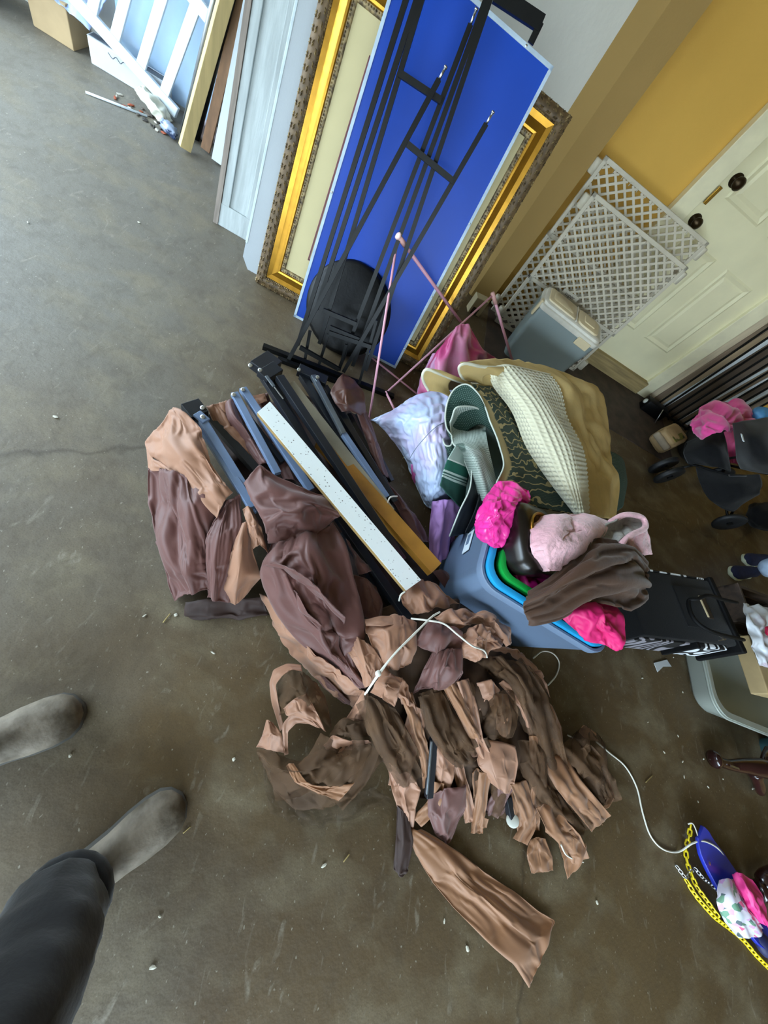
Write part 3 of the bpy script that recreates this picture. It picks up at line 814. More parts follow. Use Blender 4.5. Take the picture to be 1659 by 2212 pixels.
# ---------------------------------------------------------------- totes, rugs, bag
mat('tote_grey', '64768f', rough=.45, var=.05, scale=5)
mat('tote_blue', '1f93c9', rough=.4, var=.05)
mat('tote_green', '10963c', rough=.4, var=.05)
mat('hot_pink_plastic', 'f0389c', rough=.22, var=.1, scale=8, spec=.6)
mat('hot_pink_cloth', 'd8206f', rough=.55, var=.12, scale=6, bump=.2, bscale=20)
mat('towel_pink', 'e3b0b8', rough=.9, var=.12, scale=22, bump=.6, bscale=70, sheen=.5)
mat('towel_grey', '9a9690', rough=.95, var=.15, scale=40, bump=.6, bscale=90)
mat('brown_cloth', '43260f', rough=.7, var=.2, scale=6, sheen=.2, bump=.12, bscale=60)
def make_tote(name, z0, z1, W, D, m, rim, label, c, yaw, taper=.06, r=.06):
    o = empty(name, (c[0], c[1], z0), label, 'storage tote'); o.rotation_euler = (0, 0, yaw); upd()
    h = z1 - z0; t = .004
    rings = [RR(W - taper, D - taper, r, 0), RR(W - taper * .1, D - taper * .1, r, h - .03), RR(W, D, r, h - .025)]
    inner = [RR(W - t * 2, D - t * 2, r - t, h - .004), RR(W - taper - t * 2, D - taper - t * 2, r - t, t)]
    loft(rings + [RR(W, D, r, h - .006)] + inner).build('body', m, o, True, autos=40)
    loft([RR(W - .004, D - .004, r, h - .03), RR(W + rim * 2, D + rim * 2, r + rim, h - .028), RR(W + rim * 2, D + rim * 2, r + rim, h - .004), RR(W + rim, D + rim, r + rim, h), RR(W - .012, D - .012, r, h), RR(W - .014, D - .014, r, h - .02)], False, False).build('rim', m, o, True, autos=40)
    return o
TC = (.963, .662); TY = -.172
t1 = make_tote('storage_tote', .0, .415, .55, .43, 'tote_grey', .004, 'large slate grey storage tote holding two nested coloured totes', TC, TY, .09, .07)
MB().box((-.262, .02, .25), (.002, .1, .05), Matrix.Rotation(-.10, 3, 'Y')).build('sticker', 'white_gloss', t1)
MB().box((-.264, .03, .25), (.002, .05, .02), Matrix.Rotation(-.10, 3, 'Y')).build('sticker_print', 'tote_grey', t1)
make_tote('storage_tote', .012, .432, .505, .385, 'tote_blue', .012, 'bright blue tote nested inside the slate grey tote', TC, TY, .09, .06)
make_tote('storage_tote', .024, .442, .43, .31, 'tote_green', .012, 'grass green tote nested innermost, stuffed with pink cloth', TC, TY, .07, .045)

# contents
o = cloth('plastic_bag', [[(1040, 1095, .44), (1070, 1048, .46), (1105, 1045, .46), (1140, 1060, .45)], [(1028, 1125, .46), (1065, 1090, .55), (1105, 1080, .55), (1145, 1080, .47)], [(1030, 1155, .44), (1060, 1135, .54), (1095, 1120, .54), (1112, 1105, .47)], [(1050, 1172, .42), (1070, 1182, .44), (1090, 1175, .44), (1102, 1150, .43)]],
          'hot_pink_plastic', nu=70, nv=70, exu=.13, exv=.13, noise=.04, cells=(4, 5), seed=5, fine=.3, keep=.02); tag(o, 'crumpled shiny hot pink plastic bag over the tote rim', 'bag')
o = cloth('folded_cloth', [[(1085, 1160, .40), (1130, 1170, .43), (1190, 1190, .42), (1240, 1240, .42)], [(1090, 1200, .40), (1125, 1220, .43), (1180, 1240, .43), (1230, 1280, .42)], [(1100, 1240, .39), (1125, 1262, .42), (1165, 1290, .42), (1215, 1320, .4)], [(1110, 1262, .38), (1135, 1285, .39), (1160, 1305, .39), (1200, 1328, .38)]],
          mat('magenta_cloth', 'a8106a', rough=.4, var=.2, scale=8), nu=50, nv=50, seed=21, exu=.15, exv=.18, noise=.02, cells=(5, 6)); tag(o, 'dark magenta cloth crammed in the green tote beside black case', 'cloth')
def vanity_case():
    c = P(1158, 1166, .475); n = Vector((.30, .02, .95)).normalized(); x = Vector((.93, .33, -.3)); x = (x - n * x.dot(n)).normalized(); y = n.cross(x)
    mw = Matrix(((x.x, y.x, n.x, c.x), (x.y, y.y, n.y, c.y), (x.z, y.z, n.z, c.z), (0, 0, 0, 1)))
    o = empty('vanity_case', label='black glossy rounded case with gold ring between pink towel and hot pink bag', cat='case', mw=mw); upd()
    m = mat('black_lacquer', '17110f', rough=.28, var=.2, spec=.6)
    loft([RR(.20, .22, .05, -.1), RR(.235, .255, .05, -.03), RR(.235, .255, .05, .0), RR(.21, .23, .05, .022), RR(.17, .19, .05, .028)]).build('body', m, o, True, autos=50)
    MB().lathe([(.088, .02), (.092, .034), (.088, .04), (.082, .034), (.08, .02)], (.0, .0, 0), (0, 0, 1), 36).build('gold_ring', 'brass', o, True)
    MB().lathe([(.03, .0), (.079, .03), (.02, .031)], (.0, .0, 0), (0, 0, 1), 30).build('insert', m, o, True)
vanity_case()
def towel():
    o = empty('towel', P(1230, 1170, .45), 'pale pink plush towel bundled on top of the full tote', 'towel'); upd()
    tw = dict(nu=60, nv=70, exu=.04, exv=.05, noise=.02, cells=(3, 3), thick=.008)
    cloth('plush_sheet', [[(1152, 1122, .49), (1200, 1113, .53), (1255, 1111, .53), (1315, 1128, .50)], [(1146, 1150, .53), (1195, 1147, .585), (1250, 1142, .585), (1305, 1152, .54)],
                          [(1148, 1190, .53), (1185, 1187, .58), (1235, 1182, .58), (1280, 1190, .53)], [(1166, 1234, .47), (1187, 1234, .52), (1217, 1229, .52), (1240, 1216, .47)]], 'towel_pink', o, seed=31, **tw)
    cloth('hood_lining', [[(1296, 1168, .55), (1312, 1135, .55), (1345, 1116, .55), (1385, 1118, .56)], [(1310, 1168, .53), (1328, 1148, .52), (1352, 1135, .52), (1390, 1135, .55)], [(1325, 1175, .55), (1342, 1165, .56), (1362, 1155, .56), (1392, 1148, .56)]], 'towel_grey', o, seed=32, nu=30, nv=30, noise=.006, thick=.008)
    MB().tube(crv([P(1318, 1128, .53), P(1350, 1112, .56), P(1386, 1118, .565), P(1393, 1140, .565), P(1365, 1155, .57), P(1347, 1170, .565), P(1338, 1182, .55)], 8), .011, 10).buildw('rolled_hem', 'towel_pink', o, True)
    cloth('tail', [[(1352, 1165, .56), (1372, 1150, .56), (1395, 1140, .55)], [(1360, 1180, .53), (1380, 1170, .54), (1400, 1160, .52)], [(1372, 1192, .49), (1388, 1198, .49), (1406, 1196, .48)]], 'towel_pink', o, seed=33, nu=26, nv=26, noise=.008, thick=.008)
towel()
o = cloth('garment', [[(1142, 1278, .46), (1134, 1312, .475), (1142, 1348, .45)], [(1190, 1246, .51), (1195, 1287, .54), (1212, 1332, .47)], [(1245, 1196, .55), (1258, 1252, .59), (1272, 1302, .5)],
                      [(1288, 1166, .56), (1322, 1222, .61), (1332, 1310, .50)], [(1345, 1174, .56), (1378, 1216, .59), (1366, 1315, .49)], [(1388, 1200, .51), (1402, 1242, .51), (1392, 1290, .46)]],
          'brown_cloth', nu=80, nv=60, seed=41, exu=.02, exv=.28, noise=.03, cells=(1, 7), thick=.003); tag(o, 'dark brown crumpled garment flopped over front edge of tote', 'garment')
o = cloth('folded_cloth', [[(1205, 1322, .45), (1250, 1298, .47), (1300, 1300, .47), (1335, 1318, .45)], [(1225, 1345, .46), (1265, 1325, .515), (1310, 1330, .515), (1347, 1355, .46)], [(1250, 1368, .45), (1285, 1365, .49), (1320, 1372, .49), (1347, 1390, .44)], [(1275, 1388, .43), (1300, 1392, .44), (1325, 1402, .43), (1345, 1402, .42)]],
          'hot_pink_cloth', nu=60, nv=60, exu=.1, exv=.12, noise=.03, cells=(4, 4), seed=8); tag(o, 'bright pink cloth wad spilling at the right end of tote', 'cloth')
o = blob(P(1265, 1292, .505), (.05, .03, .03), rotz(.5), 5, .4, 3, .1, 8, 2).build('sponge_scrap', mat('sponge', 'a89a74', rough=.9, var=.3, scale=60), None, True); tag(o, 'small yellowish foam scrap tucked under the brown garment', 'scrap')

# cream waffle rug
mat('waffle_cream', 'd2cdb2', rough=.9, var=.06, scale=8, sheen=.3)
mat('rug_tan', 'c9ae74', rough=.9, var=.12, scale=7, bump=.1, bscale=60)
mat('piping_cream', 'd6d2bb', rough=.85)
def waffle(cell, amp):
    def f(G):
        nu, nv = G.shape[:2]
        lu = np.concatenate([[0], np.cumsum(np.linalg.norm(np.diff(G, axis=0), axis=2).mean(1))])
        lv = np.concatenate([[0], np.cumsum(np.linalg.norm(np.diff(G, axis=1), axis=2).mean(0))])
        du = np.gradient(G, axis=0); dv = np.gradient(G, axis=1); N = np.cross(du, dv); N /= np.linalg.norm(N, axis=2, keepdims=True) + 1e-9
        N *= np.sign(N[:, :, 2:3].mean())
        a = np.abs(np.sin(math.pi * lu / cell))[:, None]; b = np.abs(np.sin(math.pi * lv / cell))[None, :]
        hgt = 1 - np.minimum(a, 1) * np.minimum(b, 1) * 1.0
        return G + N * (amp * hgt)[:, :, None]
    return f
def cream_rug():
    o = empty('rug', (.85, 1.3, .05), 'cream waffle weave rug with tan backing, pleated and flopped over green mat', 'rug'); upd()
    cloth('waffle_face', [[(1056, 797, .47), (1075, 794, .51), (1112, 795, .525), (1186, 811, .5)], [(1068, 830, .455), (1100, 832, .52), (1150, 835, .545), (1206, 846, .51)], [(1107, 886, .45), (1140, 886, .53), (1185, 891, .555), (1223, 902, .515)],
                          [(1140, 960, .44), (1175, 961, .53), (1222, 963, .555), (1256, 970, .51)], [(1187, 1032, .43), (1212, 1036, .51), (1242, 1039, .53), (1267, 1040, .5)], [(1243, 1108, .42), (1250, 1110, .46), (1258, 1111, .475), (1266, 1112, .46)]],
          'waffle_cream', o, nu=190, nv=150, seed=51, exu=.01, exv=.01, noise=.003, iters=4, thick=.004, post=waffle(.02, .008), edge=['u0', 'v1'], edge_r=.004, edge_mat='piping_cream')
    cloth('plain_back', [[(1000, 783, .47), (1100, 778, .455), (1190, 797, .41), (1282, 832, .34)], [(1090, 815, .46), (1180, 826, .455), (1245, 838, .42), (1302, 858, .34)], [(1150, 892, .46), (1210, 896, .455), (1265, 906, .43), (1315, 935, .35)],
                         [(1190, 972, .455), (1240, 976, .455), (1285, 986, .43), (1319, 990, .37)], [(1222, 1042, .44), (1262, 1046, .445), (1300, 1046, .42), (1336, 1040, .35)], [(1250, 1106, .42), (1280, 1111, .425), (1305, 1116, .405), (1328, 1118, .35)]],
          'rug_tan', o, nu=60, nv=60, seed=52, exu=.05, exv=.06, noise=.012, cells=(5, 5), thick=.006)
    prof = [(926, 844, .38), (914, 822, .41), (914, 806, .44), (924, 798, .46), (948, 807, .455), (998, 826, .43), (1035, 830, .425), (1055, 822, .435), (1055, 811, .455), (1042, 809, .465), (1020, 818, .46), (1002, 818, .465), (993, 805, .485), (993, 791, .515), (1010, 786, .53), (1047, 793, .53), (1107, 793, .52)]
    p0 = [tuple(P(*q)) for q in prof]
    rows = [p0, [(a + .06, b + .035, c - .005) for a, b, c in p0], [(a + .13, b + .07, c - .03) for a, b, c in p0]]
    cloth('pleated_end', rows, 'rug_tan', o, world=True, nu=16, nv=120, seed=53, exu=0, exv=0, noise=0, iters=1, thick=.01, edge=['u0'], edge_r=.006, edge_mat='piping_cream')
cream_rug()
# green outdoor mat: woven dots, flowers, vine border
def nodes(m): return m.node_tree.nodes, m.node_tree.links, m.node_tree.nodes['Principled BSDF']
def uvmap(N, L, s):
    tc = N.new('ShaderNodeTexCoord'); mp = N.new('ShaderNodeMapping'); mp.inputs['Scale'].default_value = s
    L.new(tc.outputs['UV'], mp.inputs[0]); return mp.outputs[0]
def vor(N, L, vec, scale, rnd, p0, p1):
    v = N.new('ShaderNodeTexVoronoi'); v.inputs['Scale'].default_value = scale; v.inputs['Randomness'].default_value = rnd; L.new(vec, v.inputs['Vector'])
    r = N.new('ShaderNodeValToRGB'); r.color_ramp.elements[0].position = p0; r.color_ramp.elements[1].position = p1; L.new(v.outputs['Distance'], r.inputs[0]); return r.outputs[0]
def mixc(N, L, fac, a, b):
    mx = N.new('ShaderNodeMix'); mx.data_type = 'RGBA'; L.new(fac, mx.inputs[0])
    for i, c in ((6, a), (7, b)):
        if isinstance(c, str): mx.inputs[i].default_value = (*H(c), 1)
        else: L.new(c, mx.inputs[i])
    return mx.outputs[2]
m = mat('mat_dots', 'a9b6ac', rough=.8); N, L, B = nodes(m)
base = mixc(N, L, vor(N, L, uvmap(N, L, (1, 1, 1)), 150, 0, .28, .36), '3d5048', 'b3bfb6')
fl = vor(N, L, uvmap(N, L, (1, .8, 1)), 9, .9, .30, .36)
base = mixc(N, L, fl, mixc(N, L, vor(N, L, uvmap(N, L, (1, 1, 1)), 150, 0, .2, .5), '7f9086', '1d3a32'), base)
L.new(base, B.inputs['Base Color'])
m = mat('mat_green_dots', '1c4038', rough=.8); N, L, B = nodes(m)
L.new(mixc(N, L, vor(N, L, uvmap(N, L, (1, 1, 1)), 130, 0, .14, .22), '7d938a', '16382f'), B.inputs['Base Color'])
m = mat('mat_vine', '2c3a2e', rough=.8); N, L, B = nodes(m)
vec = uvmap(N, L, (1, 1, 1))
wv = N.new('ShaderNodeTexWave'); wv.wave_type = 'RINGS'; wv.inputs['Scale'].default_value = 9; wv.inputs['Distortion'].default_value = 9; wv.inputs['Detail'].default_value = 1.5; wv.inputs['Detail Scale'].default_value = 2.2
L.new(vec, wv.inputs['Vector'])
r = N.new('ShaderNodeValToRGB'); r.color_ramp.elements[0].position = .86; r.color_ramp.elements[1].position = .93; L.new(wv.outputs['Fac'], r.inputs[0])
c1 = mixc(N, L, r.outputs[0], mixc(N, L, vor(N, L, uvmap(N, L, (1, 1, 1)), 150, 0, .1, .2), '5c6a58', '22332c'), 'a8976a')
sx = N.new('ShaderNodeSeparateXYZ'); L.new(vec, sx.inputs[0])
nzz = N.new('ShaderNodeTexNoise'); nzz.inputs['Scale'].default_value = 30; L.new(vec, nzz.inputs['Vector'])
ad = N.new('ShaderNodeMath'); ad.operation = 'MULTIPLY_ADD'; ad.inputs[1].default_value = .02; L.new(nzz.outputs[0], ad.inputs[0]); L.new(sx.outputs[0], ad.inputs[2])
r2 = N.new('ShaderNodeValToRGB'); r2.color_ramp.elements[0].position = .045; r2.color_ramp.elements[1].position = .05; L.new(ad.outputs[0], r2.inputs[0])
L.new(mixc(N, L, r2.outputs[0], '9c8a5e', c1), B.inputs['Base Color'])
m = mat('mat_stripes', '1c5a4a', rough=.8); N, L, B = nodes(m)
vec = uvmap(N, L, (1, 1, 1)); sx = N.new('ShaderNodeSeparateXYZ'); L.new(vec, sx.inputs[0])
mp = N.new('ShaderNodeMapRange'); mp.inputs['From Max'].default_value = .14; L.new(sx.outputs[1], mp.inputs[0])
r = N.new('ShaderNodeValToRGB'); r.color_ramp.interpolation = 'CONSTANT'; L.new(mp.outputs[0], r.inputs[0])
els = [(0, '8fa398'), (.42, 'c3ccc3'), (.46, '0f5645'), (.74, 'a9bcb2'), (.80, '1d4a40'), (.84, 'a9bcb2'), (.88, '1d4a40'), (.91, 'a9bcb2'), (.97, '1d4a40')]
r.color_ramp.elements[0].color = (*H(els[0][1]), 1); r.color_ramp.elements[1].position = els[1][0]; r.color_ramp.elements[1].color = (*H(els[1][1]), 1)
for p_, c_ in els[2:]:
    e = r.color_ramp.elements.new(p_); e.color = (*H(c_), 1)
L.new(r.outputs[0], B.inputs['Base Color'])
mat('rubber_black', '17181b', rough=.5, var=.1); mat('piping_pale', 'c3cabf', rough=.8)
def green_mat():
    o = empty('outdoor_mat', (.8, 1.25, 0), 'green patterned outdoor mat with vine border folded in loops beside cream rug', 'mat'); upd()
    cloth('vine_border', [[(1008, 831, .475), (1035, 832, .47), (1064, 836, .43)], [(1045, 872, .47), (1070, 868, .46), (1100, 866, .41)], [(1059, 914, .46), (1095, 910, .45), (1132, 916, .4)], [(1078, 960, .46), (1115, 958, .45), (1156, 962, .4)],
                          [(1089, 1004, .46), (1130, 1005, .45), (1190, 1012, .4)], [(1072, 1045, .46), (1130, 1052, .45), (1222, 1062, .4)], [(1068, 1078, .45), (1140, 1092, .44), (1252, 1114, .4)]], 'mat_vine', o, nu=60, nv=30, seed=61, exu=.01, exv=.01, noise=.003, iters=10, thick=.004, edge=['v0'], edge_r=.0035, edge_mat='piping_pale')
    prof = [(1049, 882, .462), (1034, 852, .488), (1010, 831, .49), (985, 838, .462), (969, 862, .425), (962, 895, .40), (965, 924, .385), (977, 944, .375), (974, 962, .36), (962, 962, .345), (956, 948, .345)]
    p0 = [tuple(P(*q)) for q in prof]
    cloth('outer_loop', [p0, [(a + .05, b - .03, c - .03) for a, b, c in p0], [(a + .14, b - .07, c - .08) for a, b, c in p0]], 'mat_green_dots', o, world=True, nu=12, nv=70, seed=62, exu=0, exv=0, noise=0, iters=1, thick=.004, edge=['u0'], edge_r=.0035, edge_mat='piping_pale')
    cloth('dotted_fold', [[(972, 912, .39), (986, 882, .44), (1025, 879, .45), (1048, 895, .44)], [(973, 925, .375), (997, 915, .355), (1025, 915, .355), (1049, 925, .40)], [(978, 955, .38), (1000, 950, .385), (1025, 940, .40), (1050, 937, .42)], [(985, 965, .42), (1005, 962, .45), (1030, 965, .46), (1054, 970, .45)],
                          [(1000, 985, .38), (1020, 985, .445), (1042, 990, .45), (1064, 1010, .43)], [(1018, 1030, .34), (1035, 1030, .42), (1052, 1035, .43), (1074, 1050, .42)], [(1040, 1082, .30), (1050, 1082, .38), (1062, 1082, .39), (1074, 1088, .38)]], 'mat_dots', o, nu=70, nv=50, seed=63, exu=.01, exv=.01, noise=.002, iters=8, thick=.004, edge=['u0', 'v0'], edge_r=.0035, edge_mat='piping_pale')
    cloth('striped_tail', [[(985, 963, .44), (1000, 966, .42), (1018, 976, .35)], [(968, 992, .40), (990, 1001, .38), (1014, 1012, .32)], [(955, 1030, .36), (980, 1041, .33), (1007, 1052, .27)], [(949, 1048, .34), (974, 1076, .30), (999, 1100, .23)]], 'mat_stripes', o, nu=40, nv=30, seed=64, exu=.01, exv=.01, noise=.003, iters=8, thick=.004)
    cloth('rubber_layer', [[(1018, 990, .40), (1032, 1010, .34)], [(1016, 1050, .36), (1042, 1070, .29)], [(992, 1108, .3), (1040, 1115, .24)], [(972, 1158, .18), (1022, 1150, .16)]], 'rubber_black', o, nu=30, nv=20, seed=65, exu=.02, exv=.05, noise=.006, thick=.004, edge=['v0'], edge_r=.003, edge_mat='piping_pale')
    cloth('rubber_layer', [[(1040, 1030, .34), (1050, 1040, .3)], [(1030, 1090, .32), (1052, 1100, .27)], [(1005, 1150, .22), (1040, 1150, .2)]], 'rubber_black', o, nu=30, nv=20, seed=66, exu=.02, exv=.05, noise=.006, thick=.004)
    cloth('far_fold', [[(1318, 975, .35), (1338, 985, .30), (1348, 1000, .22)], [(1322, 1040, .35), (1345, 1030, .29), (1354, 1035, .2)], [(1318, 1115, .35), (1338, 1100, .3), (1346, 1092, .22)]], 'mat_green_dots', o, nu=30, nv=24, seed=67, exu=.01, exv=.01, noise=.002, iters=6, thick=.006)
    blob((.86, 1.27, .19), (.86, .52, .40), rotz(.45), 13, .08, 1.5, .03, 5, 4, .004).buildw('folded_body', 'mat_green_dots', o, True)
green_mat()

# stuffed pale plastic bag and lilac cloth
mat('pale_blue_bag', 'bccbe8', rough=.3, var=.1, scale=4, bump=.35, bscale=22, col2='cbb9dc', mixs=(.3, .5), spec=.6)
def stuffed_bag():
    o = empty('trash_bag', P(905, 985), 'stuffed translucent bluish white trash bag beside the green mat', 'bag'); upd()
    blob(P(935, 965, .13), (.30, .26, .24), rotz(.5), 17, .1, 1.8, .04, 5, 4, .004).buildw('stuffing', 'pale_blue_bag', o, True)
    cloth('sack', [[(802, 907, .05), (850, 885, .12), (900, 855, .18), (960, 843, .2), (1002, 850, .18)], [(815, 915, .05), (865, 905, .2), (915, 890, .29), (965, 880, .31), (1002, 890, .28)],
                   [(840, 940, .05), (880, 945, .19), (920, 940, .31), (960, 940, .34), (992, 950, .3)], [(872, 985, .03), (895, 1000, .15), (930, 1010, .28), (960, 1010, .3), (987, 1020, .26)],
                   [(895, 1040, .01), (910, 1060, .08), (930, 1070, .17), (950, 1065, .2), (977, 1060, .16)], [(915, 1085, .005), (925, 1095, .03), (938, 1098, .06), (950, 1090, .07), (967, 1080, .06)]],
          'pale_blue_bag', o, nu=80, nv=80, exu=.07, exv=.08, noise=.025, cells=(5, 5), seed=18, fine=.4, keep=.03)
    MB().tube(crv([P(885, 990, .2), P(905, 960, .30), P(945, 920, .345), P(985, 905, .34)], 10), .0016, 5).buildw('tie_string', mat('grey_string', '7a8494', rough=.7), o, True)
stuffed_bag()
mat('lilac_cloth', 'b487c4', rough=.75, var=.12, scale=6)
o = cloth('cloth_rag', [[(935, 1085, .16), (965, 1080, .2), (998, 1080, .18)], [(930, 1120, .1), (962, 1118, .15), (995, 1110, .12)], [(928, 1170, .04), (955, 1168, .09), (985, 1150, .07)], [(930, 1225, .01), (950, 1215, .05), (975, 1190, .02)]], 'lilac_cloth', nu=40, nv=40, seed=71, exu=.04, exv=.2, noise=.025, cells=(2, 5)); tag(o, 'lilac cloth wedged between trash bag and grey tote', 'cloth')
o = cloth('cloth_rag', [[(888, 1005, .12), (900, 1000, .14)], [(890, 1030, .06), (905, 1028, .1)], [(896, 1045, .02), (912, 1045, .05)]], mat('pink_rag', 'd86ab0', rough=.7), nu=14, nv=14, seed=72, noise=.006); tag(o, 'scrap of pink fabric peeking under the trash bag', 'cloth')
# ---------------------------------------------------------------- folded gazebo: frame, boards, canopy fabric, netting, rope
mat('mauve', '633c36', rough=.55, var=.07, scale=5, sheen=.2, bump=.03, bscale=300)
mat('taupe', '9d7056', rough=.55, var=.07, scale=5, sheen=.2, bump=.03, bscale=300)
mat('tan_taupe', '8f6240', rough=.6, var=.08, scale=5, sheen=.2)
mat('dark_brown_cloth', '33201a', rough=.7, var=.15, scale=6)
mat('under_net', '452f1d', rough=.85, var=.3, scale=12)
mat('cap_brown', '54352b', rough=.45, var=.1, scale=6)
def net_mat(name, hexc, a0, a1):
    m = mat(name, hexc, rough=.8, var=.25, scale=9); N, L, B = nodes(m)
    tc = N.new('ShaderNodeTexCoord'); nz = N.new('ShaderNodeTexNoise'); nz.inputs['Scale'].default_value = 14; nz.inputs['Detail'].default_value = 3
    L.new(tc.outputs['Object'], nz.inputs['Vector'])
    mr = N.new('ShaderNodeMapRange'); mr.inputs['From Min'].default_value = .3; mr.inputs['From Max'].default_value = .7; mr.inputs['To Min'].default_value = a0; mr.inputs['To Max'].default_value = a1
    L.new(nz.outputs[0], mr.inputs[0]); L.new(mr.outputs[0], B.inputs['Alpha']); return m
net_mat('netting', '54391f', .45, .85)
net_mat('sheer_netting', '4a3826', .12, .4)
mat('sky_tinted_tube', '7488a8', rough=.32, var=.08, scale=12, spec=.7)  # sky reflection on the tubes is put into this lighter blue base
mat('dark_tube', '1b1e25', rough=.35, var=.15, scale=12, spec=.6)
mat('silver_tube', '8a939c', rough=.28, metal=.8, var=.1)

def gazebo_frame():
    o = empty('folded_gazebo', P(700, 1060), 'folded gazebo frame of grey and black square tubes with bolted joints', 'gazebo frame'); upd()
    def tb(a, b, w=.027, t=.02, m='dark_tube', nm='tube'):
        MB().bar(P(*a), P(*b), w, t, (0, 0, 1), bev=.002).buildw(nm, m, o)
    def bolt(px, py, z, r=.008):
        MB().lathe([(r, 0), (r, .003), (r * .5, .004), (r * .5, .002)], P(px, py, z), (-.2, -.3, 1), 14).buildw('bolt', 'steel', o, True, autos=40)
    tb((437, 908, .215), (560, 1105, .20), .027, .02, 'sky_tinted_tube'); tb((424, 905, .185), (546, 1098, .215), .027, .02, 'sky_tinted_tube')
    tb((450, 900, .16), (575, 1040, .15), .03, .03)
    tb((402, 893, .20), (440, 880, .20), .06, .03, nm='corner_joint'); bolt(438, 881, .216); bolt(438, 901, .227)
    tb((425, 893, .222), (446, 911, .222), .03, .012, 'sky_tinted_tube', 'joint_plate')
    tb((506, 850, .22), (600, 1024, .205), .026, .02, 'sky_tinted_tube'); tb((524, 840, .215), (672, 1060, .20), .028, .02, 'sky_tinted_tube')
    tb((512, 870, .18), (610, 1000, .18), .02, .02); bolt(505, 853, .232); bolt(525, 842, .227)
    tb((556, 800, .23), (592, 776, .22), .07, .035, nm='corner_joint'); tb((566, 816, .24), (600, 795, .24), .05, .03, nm='corner_joint'); bolt(562, 800, .262); bolt(541, 790, .235)
    tb((570, 815, .225), (720, 1050, .2), .03, .025); tb((603, 815, .255), (868, 1212, .24), .032, .026); tb((585, 812, .20), (760, 1130, .18), .02, .02)
    tb((575, 812, .262), (592, 835, .262), .012, .006, 'silver_tube', 'latch'); tb((592, 835, .258), (612, 862, .25), .005, .005, 'steel', 'latch_rod')
    tb((644, 798, .21), (705, 826, .21), .045, .03, nm='corner_joint'); bolt(646, 799, .228); bolt(686, 815, .24)
    tb((652, 812, .2), (760, 985, .18), .03, .025); tb((700, 835, .2), (852, 1085, .16), .028, .022); tb((676, 812, .225), (742, 938, .22), .022, .018, 'silver_tube', 'slider_and_highlight'); tb((742, 938, .215), (835, 1075, .19), .024, .02, 'sky_tinted_tube')
    tb((752, 895, .15), (832, 1045, .13), .024, .02); tb((772, 893, .14), (846, 1040, .11), .02, .02)
    tb((712, 1090, .22), (882, 1338, .2), .03, .024); tb((735, 1125, .18), (868, 1336, .17), .026, .022); tb((740, 1150, .14), (860, 1330, .14), .03, .03)
    tb((938, 1585, .14), (926, 1722, .075), .024, .02, 'dark_tube'); tb((932, 1600, .15), (922, 1715, .09), .008, .008, 'silver_tube', 'slider_and_highlight')  # thin silver bar stands in for the highlight along the black pole
    MB().lathe([(.010, 0), (.021, .001), (.022, .006), (.022, .012), (.018, .015), (.002, .0155)], P(1106, 1772, .03), (-.45, .15, .85), 20).buildw('foot_cap', mat('cap_white', 'cfd0c6', rough=.4), o, True, autos=40)
    tb((1095, 1720, .05), (1104, 1765, .03), .024, .024)
gazebo_frame()

mat('plank_white', 'f2f8f6', rough=.5, var=.03, scale=4)
m = MATS['plank_white']; N, L, B = nodes(m)
sp = vor(N, L, (lambda t: t.outputs['Object'])(N.new('ShaderNodeTexCoord')), 85, 1, .14, .2)
nzz = N.new('ShaderNodeTexNoise'); nzz.inputs['Scale'].default_value = 6
rr_ = N.new('ShaderNodeValToRGB'); rr_.color_ramp.elements[0].position = .47; rr_.color_ramp.elements[1].position = .56; L.new(nzz.outputs[0], rr_.inputs[0])
mxx = N.new('ShaderNodeMix'); mxx.data_type = 'RGBA'; mxx.blend_type = 'LIGHTEN'; mxx.inputs[0].default_value = 1; L.new(sp, mxx.inputs[6]); L.new(rr_.outputs[0], mxx.inputs[7])
L.new(mixc(N, L, mxx.outputs[2], '6b6a66', 'f2f8f6'), B.inputs['Base Color'])
mat('raw_edge', '9b7d4c', rough=.8, var=.15)
mat('amber_wood', 'a9772e', rough=.5, var=.3, scale=3, stretch=(2, 2, 2), bump=.1, bscale=30)
mat('weathered_wood', '9d9684', rough=.8, var=.25, scale=5, bump=.1, bscale=30)
def plank(name, quad, z0, z1, th, m, label, edge=None):
    """quad: four pixels (start left, start right, end right, end left)"""
    a, b, c, d = [P(q[0], q[1], z) for q, z in zip(quad, (z0, z0, z1, z1))]
    ctrp = (a + b + c + d) / 4; o = empty(name, (ctrp.x, ctrp.y, min(z0, z1) - th), label, 'board'); upd()
    n = (b - a).cross(d - a).normalized(); n = n if n.z > 0 else -n
    MB().prism([a, b, c, d], -n * th, (0, 0, 0)).buildw('board_body', edge or m, o)
    MB().prism([a, b, c, d], (0, 0, 0), n * .0015).buildw('painted_face', m, o)
    return o
plank('board', ((556, 891), (583, 868), (909, 1253), (877, 1276)), .285, .30, .016, 'plank_white', 'white painted plank with dark flecks lying on the folded gazebo frame', 'raw_edge')
plank('board', ((616, 832), (636, 824), (852, 1100), (835, 1118)), .20, .20, .018, 'weathered_wood', 'weathered greyish timber board between black gazebo tubes', 'raw_edge')
plank('board', ((683, 955), (712, 945), (953, 1217), (932, 1238)), .19, .235, .03, 'amber_wood', 'amber stained timber board lying along the gazebo tubes', 'amber_wood')

